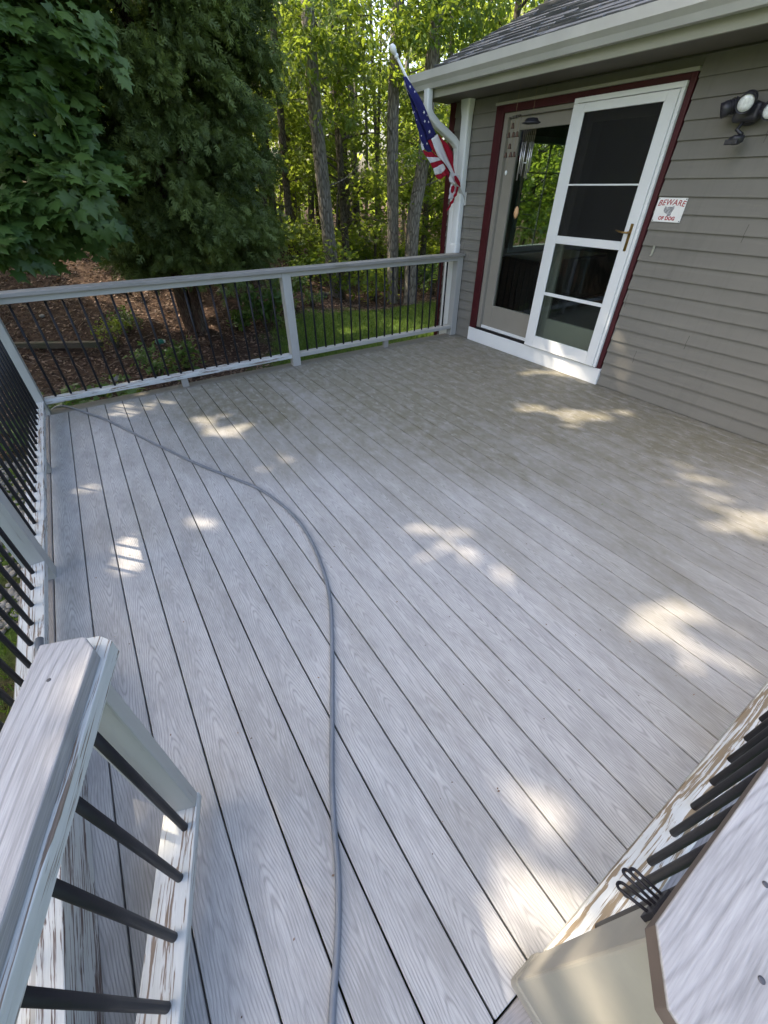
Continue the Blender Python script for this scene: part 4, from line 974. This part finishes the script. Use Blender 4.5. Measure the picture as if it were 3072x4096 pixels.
spots = [(11.6, 9.2), (14.0, 11.5), (15.5, 9.5), (11.8, 12.6)]
rg = random.Random(21)
def far_ok(x, y, mind=1.5): return all((x-a)**2+(y-b_)**2 > mind*mind for a, b_ in spots)
# main view sector, azimuth 0..50 deg
tries = 0
while len(spots) < 34 and tries < 4000:
    tries += 1
    az = R(rg.uniform(-4, 62)); d = rg.uniform(13.5, 30); x = CAM.x+d*math.sin(az); y = CAM.y+d*math.cos(az)
    if x > 5.0 and y < 9: continue
    if x > 9.5 and y < 11: continue
    if az < R(7) and d < 21: continue
    if R(29.5) < az < R(35) and d < 24: continue
    if far_ok(x, y, 1.9): spots.append((x, y))
n1 = len(spots)
tries = 0
while len(spots) < n1+16 and tries < 2000:
    tries += 1
    x = rg.uniform(-17, -6); y = rg.uniform(4, 20)
    if far_ok(x, y, 2.6): spots.append((x, y))
WG = 'woodland trees beyond the lawn and bank'; WL = 'slender leafy tree among many alike in the sunlit woodland behind'
for k, (x, y) in enumerate(spots):
    src = VAR[k % 4]; loc = (x, y, float(gz(x, y))); sc = rg.uniform(.85, 1.25)
    if k < 4: o = src; o.location = loc; o.rotation_euler = (0, 0, rg.uniform(0, 6.28)); o.scale = (sc, sc, sc)
    else: o = copy_tree(src, loc, rg.uniform(0, 6.28), sc)
    tag(o, WL, 'tree', WG)
# bare dark trunks seen between them
for k, (u, v0, v1, u1, Y, r_) in enumerate([(1170, 1040, 0, 1085, 14., .10), (1062, 880, 200, 1010, 15.5, .11), (1435, 1010, 0, 1385, 17.5, .13), (1525, 1050, 0, 1480, 15., .06), (1360, 1000, 100, 1330, 19., .13), (1245, 900, 300, 1248, 18, .12), (1790, 960, 400, 1800, 15, .12), (1335, 1150, 500, 1365, 12.5, .03), (880, 700, 0, 850, 13., .10), (1500, 1040, 300, 1520, 13.5, .045)]):
    a = hit(u, v0, 1, Y); c = hit(u1, v1, 1, Y); base = Vector((a.x, a.y, float(gz(a.x, a.y))-.2)); m_ = (a+c)/2; top = c+(c-a).normalized()*4
    t = thing('bare_trunk', None, 'tree', (base.x, base.y, base.z+.2)); L_ = []
    for q in range(9):
        f = random.uniform(.15, 1.0); s = a+(c-a)*f; an = random.choice((0, math.pi))+random.uniform(-.5, .5); l = random.uniform(.5, 1.5)
        L_.append(([tuple(s), (s.x+l*.5*math.cos(an), s.y+.1, s.z+random.uniform(-.1, .3)), (s.x+l*math.cos(an), s.y, s.z+random.uniform(-.3, .6))], (.018, .004)))
    trunk([tuple(base), tuple(a), tuple(m_), tuple(c), tuple(top)], [r_*1.3, r_*1.1, r_, r_*.85, r_*.4], 'trunk', M['barkdark'], t, 10, L_)
    tag(t, ['dark trunk just right of the evergreen, with dead side twigs', 'thin dark trunk beside the evergreen edge', 'broad dark trunk between the two tall grey trunks', 'thin dark stem left of the flagpole tip', 'dark trunk close right of the leaning grey trunk', 'dark trunk hidden behind the leaning grey trunk', 'dark trunk seen beside the house corner', 'very thin sapling stem crossing behind the leaning grey trunk', 'dark trunk showing through the evergreen', 'thin crooked stem left of the straight grey trunk'][k], 'tree', 'bare trunks in the woodland')
for k, (u, v0, u1, Y, r_) in enumerate([(985, 980, 930, 17., .075), (1120, 1010, 1100, 16., .07), (1205, 1000, 1160, 20., .09), (1405, 1050, 1430, 21., .10), (1462, 1060, 1450, 14.5, .05), (1610, 1010, 1640, 19., .10), (1700, 990, 1725, 18., .09), (1300, 900, 1335, 22., .11), (1385, 900, 1360, 24., .10)]):
    a = hit(u, v0, 1, Y); c = hit(u1, 0, 1, Y); base = Vector((a.x, a.y, float(gz(a.x, a.y))-.2)); top = c+(c-a).normalized()*5
    t = thing('bare_trunk', None, 'tree', (base.x, base.y, base.z+.2))
    trunk([tuple(base), tuple(a), tuple((a+c)/2+Vector((.12*math.sin(k*2.1), 0, 0))), tuple(c), tuple(top)], [r_*1.3, r_*1.1, r_, r_*.85, r_*.4], 'trunk', M['bark'], t, 10, [([tuple(c), tuple(c+Vector((.5, 0, .5)))], (.02, .005))])
    tag(t, 'slim pale trunk among several alike standing back in the sunlit woodland', 'tree', 'slim pale trunks in the woodland')
# far woodland mass
n = 15000; az = RS.uniform(R(-70), R(85), n); d = RS.uniform(31, 52, n)
cx = CAM.x+d*np.sin(az); cy = CAM.y+d*np.cos(az); zz = RS.rand(n)**1.15*13-.5
msk = (np.sin(az*23)+np.sin(az*41+2)+np.sin(zz*.9+az*30)) > -1.45
msk &= ~((az > R(30.8)) & (az < R(33.9)) & (zz > 3.2+np.sin(az*300)))
msk &= ~((az > R(37.5)) & (az < R(39.5)) & (zz > 6))
P = np.c_[cx, cy, zz][msk]; o = scatter('distant_woodland', P, RS.normal(size=(len(P), 3)), RS.uniform(.5, 1.1, len(P)), tpl_quad(), M['leafy']); tag(o, 'far sunlit woodland closing the view behind the trees', 'woodland', kind='stuff')

# understory shrubs
def shrub(name, label, x, y, r, h, n, size, mat, tpl, group=None):
    z = float(gz(x, y)); t = thing(name, label, 'shrub', (x, y, z), 0, group)
    b = B()
    tips = []
    for k in range(9):
        a = random.uniform(0, 6.28); l = r*random.uniform(.4, 1); e = (x+l*math.cos(a), y+l*math.sin(a), z+h*random.uniform(.5, 1)); tips.append(e)
        b.tube([(x, y, z-.05), (x+(e[0]-x)*.4, y+(e[1]-y)*.4, z+(e[2]-z)*.6), e], [.010, .007, .003], 6)
    b.build('stem', M['stem'], t)
    c = np.array(tips + [(x+random.gauss(0, r*.4), y+random.gauss(0, r*.4), z+h*random.uniform(.2, .9)) for _ in range(10)])
    P, N = sprays(c, r*.38, max(4, n//len(c)), .2, None, .6, .45)
    scatter('foliage', P, N, RS.uniform(size*.6, size*1.3, len(P)), tpl, mat, t); return t
for (u, v, r, h, n, s, m, tp, lb) in [(1075, 1330, .42, .75, 700, .13, 'shrub', 'leaf', 'bright broad-leaved bush left of the mid railing post'), (1150, 1250, .45, .7, 800, .10, 'shrub', 'leaf', 'leafy bush on the bank behind the mid railing post'), (980, 1330, .3, .4, 350, .09, 'shrub', 'leaf', 'small low bush left of the bright broad-leaved bush'),
    (640, 1520, .35, .5, 420, .08, 'shrub', 'leaf', 'weedy plant close behind the left half of the back railing'), (745, 1480, .28, .5, 260, .10, 'shrub', 'leaf', 'upright leafy weed right of the teal container'), (470, 1390, .30, .45, 330, .06, 'leafy', 'leaf', 'pale yellow-green weed on the brown bank'), (520, 1330, .35, .4, 300, .07, 'shrub', 'leaf', 'low dark weed on the bank left of the evergreen trunk'),
    (1260, 1120, .7, .6, 900, .11, 'shrub', 'leaf', 'low green seedlings left of the leaning grey trunk base'), (1250, 1230, .3, .35, 300, .07, 'shrub', 'leaf', 'small grassy tuft at the lawn edge'), (1420, 1100, .7, .8, 800, .11, 'leafmid', 'leaf', 'low bush right of the leaning grey trunk base'), (1730, 1180, .6, 1.0, 1100, .10, 'shrub', 'leaf', 'bush beside the house corner seen past the railing'), (1500, 1130, .6, .7, 700, .10, 'leafmid', 'leaf', 'bush left of the straight grey trunk base'), (1720, 1040, 1.0, 1.6, 1500, .12, 'leafmid', 'leaf', 'taller bush behind the house corner')]:
    p = onground(u, v); shrub('shrub', lb, p.x, p.y, r, h, n, s, M[m], tpl_leaf() if tp == 'leaf' else tpl_maple(), )
# more understory further off, as one kind
for k in range(34):
    az = R(rg.uniform(8, 46)); d = rg.uniform(11.5, 22); x = CAM.x+d*math.sin(az); y = CAM.y+d*math.cos(az)
    if x < 4.5 and y < 10: continue
    src_new = shrub('undergrowth_bush', 'low green bush among many alike on the woodland floor', x, y, rg.uniform(.5, 1.1), rg.uniform(.5, 1.5), 420, .14, M['leafy' if k % 2 else 'leafmid'], tpl_quad(), 'undergrowth bushes on the woodland floor')
# maple seedlings carpeting the ground behind the corner
c = np.array([(random.gauss(.62, .5), random.gauss(5.7, .42)) for _ in range(260)]); z = gz(c[:, 0], c[:, 1])+RS.uniform(.05, .28, len(c))
P, N = sprays(np.c_[c, z], .10, 3, .1, None, .3, .3)
tag(scatter('seedling_patch', P, N, RS.uniform(.07, .12, len(P)), tpl_maple(), M['shrub']), 'carpet of lobed maple seedlings just behind the back left corner', 'ground cover', kind='stuff')

# litter, twigs, grass, gravel
def lawn_mask(x, y): return (y < 5.2) | ((y < 8.8+.02*x) & (x > .42*y+.95))
n = 60000; x = RS.uniform(-4, 14, n); y = 3.6+RS.rand(n)**1.4*15; k = ~lawn_mask(x, y); x = x[k]; y = y[k]
P = np.c_[x, y, gz(x, y)+.012]; tag(scatter('leaf_litter', P, RS.normal(size=(len(P), 3))*.35+np.array([0, 0, 1.]), RS.uniform(.035, .085, len(P)), tpl_quad(), M['litter']), 'brown fallen leaves covering the bank and woodland floor', 'leaf litter', kind='stuff')
b = B()
for _ in range(420):
    x = random.uniform(-1.5, 9); y = random.uniform(5.3, 12)
    if bool(lawn_mask(np.array(x), np.array(y))): continue
    a = random.uniform(0, 6.28); l = random.uniform(.08, .45); z = float(gz(x, y))+.02; x2 = x+l*math.cos(a); y2_ = y+l*math.sin(a)
    b.tube([(x, y, z), ((x+x2)/2+random.gauss(0, .02), (y+y2_)/2+random.gauss(0, .02), z+.02), (x2, y2_, float(gz(x2, y2_))+.025)], [.005, .004, .002], 5)
tag(b.build('fallen_twigs', M['twig'], None), 'thin dry twigs strewn over the brown bank', 'twigs', kind='stuff')
n = 90000; x = RS.uniform(-3.5, 12, n); y = RS.uniform(-1.5, 9.2, n); k = lawn_mask(x, y) & ~((x > .4) & (x < 5.3) & (y < 3.5)) & ~((x > 5.2) & (y < 3.8)); k &= ~((x < 1.6) & (y > 2.2)); x = x[k]; y = y[k]
P = np.c_[x, y, gz(x, y)-.003]
N = np.c_[RS.normal(size=(len(P), 2)), RS.normal(size=len(P))*.2]; T = np.c_[RS.normal(size=(len(P), 2))*.4, np.ones(len(P))]
V, F = tpl_blade(); V = V.copy(); V[:, 0] *= 2.6
tag(scatter('grass', P, N, RS.uniform(.045, .10, len(P)), (V, F), M['grass'], tangent=T), 'short mown lawn grass beyond the railings', 'grass', kind='stuff')
n = 2600; x = RS.uniform(-1.2, .5, n); y = RS.uniform(2.0, 5.0, n)
ico = bmesh.new(); bmesh.ops.create_icosphere(ico, subdivisions=1, radius=1); iv = np.array([tuple(v.co) for v in ico.verts]); ifc = [tuple(v.index for v in f.verts) for f in ico.faces]; ico.free()
s = RS.uniform(.012, .035, n); P = np.c_[x, y, gz(x, y)+.004]; Vv = P[:, None]+iv[None]*s[:, None, None]*np.array([1, 1.2, .6])*(1+.25*RS.normal(size=(n, len(iv), 1)))
idx = (np.array(ifc)[None]+(np.arange(n)*len(iv))[:, None, None]).ravel()
tag(np_mesh('gravel', Vv.reshape(-1, 3), idx, np.full(n*len(ifc), 3), M['rock']), 'grey gravel stones below the left railing', 'gravel', kind='stuff')

# landscape timber, stones, odds and ends
for (u0, v0, u1, v1, lb) in ((20, 1378, 420, 1412, 'dark old landscape timber lying on the bank behind the left corner'),):
    a = onground(u0, v0); c = onground(u1, v1); d = (c-a); L_ = d.length
    t = thing('landscape_timber', lb, 'timber', tuple(a), math.atan2(d.y, d.x)); G2 = wm(t)
    bb = B(); bb.box(-.6, L_, -.06, .06, -.07, .03, G2); bb.build('beam', M['timber'], t, .012, 2)
def stone(x, y, r, lb, name='stone', mat='rock', sq=.6):
    bm = bmesh.new(); bmesh.ops.create_icosphere(bm, subdivisions=3, radius=r); rg_ = random.Random(int(x*1000)); o1 = [rg_.uniform(0, 6) for _ in range(3)]
    for v in bm.verts:
        q = v.co/r; v.co *= 1+.18*math.sin(q.x*3+o1[0])*math.cos(q.y*3.3+o1[1])+.08*math.sin(q.z*7+o1[2]); v.co.z *= sq
    for f in bm.faces: f.smooth = True
    me = bpy.data.meshes.new(name); bm.to_mesh(me); bm.free(); o = link(name, me, M[mat]); o.location = (x, y, float(gz(x, y))+r*.25); return tag(o, lb, 'stone')
for u, v, r, lb in ((462, 1523, .09, 'pale stone close behind the railing, left of the weedy plant'), (436, 1585, .06, 'small pale stone under the bottom rail at left'), (895, 1172, .12, 'flat grey stone on the bank right of the evergreen'), (1313, 1178, .07, 'small white stone beside the leaning trunk base'), (170, 1268, .05, 'small stone on the dark bank at far left')):
    p = onground(u, v); stone(p.x, p.y, r, lb)
p = onground(1288, 1190); stone(p.x, p.y, .16, 'low black rock lying at the lawn edge beside the leaning trunk', 'dark_rock', 'bronze', .45)
p = onground(648, 1378); t = thing('plastic_container', 'small teal plastic container lying on the bank by the evergreen trunk', 'container', tuple(p))
bb = B(); bb.tube([p+Vector((-.09, 0, .05)), p+Vector((.04, .02, .05))], .05, 14); bb.build('body', M['teal'], t, .006); bb = B(); bb.tube([p+Vector((.041, .02, .05)), p+Vector((.075, .025, .05))], .03, 12); bb.build('lid', M['white'], t)
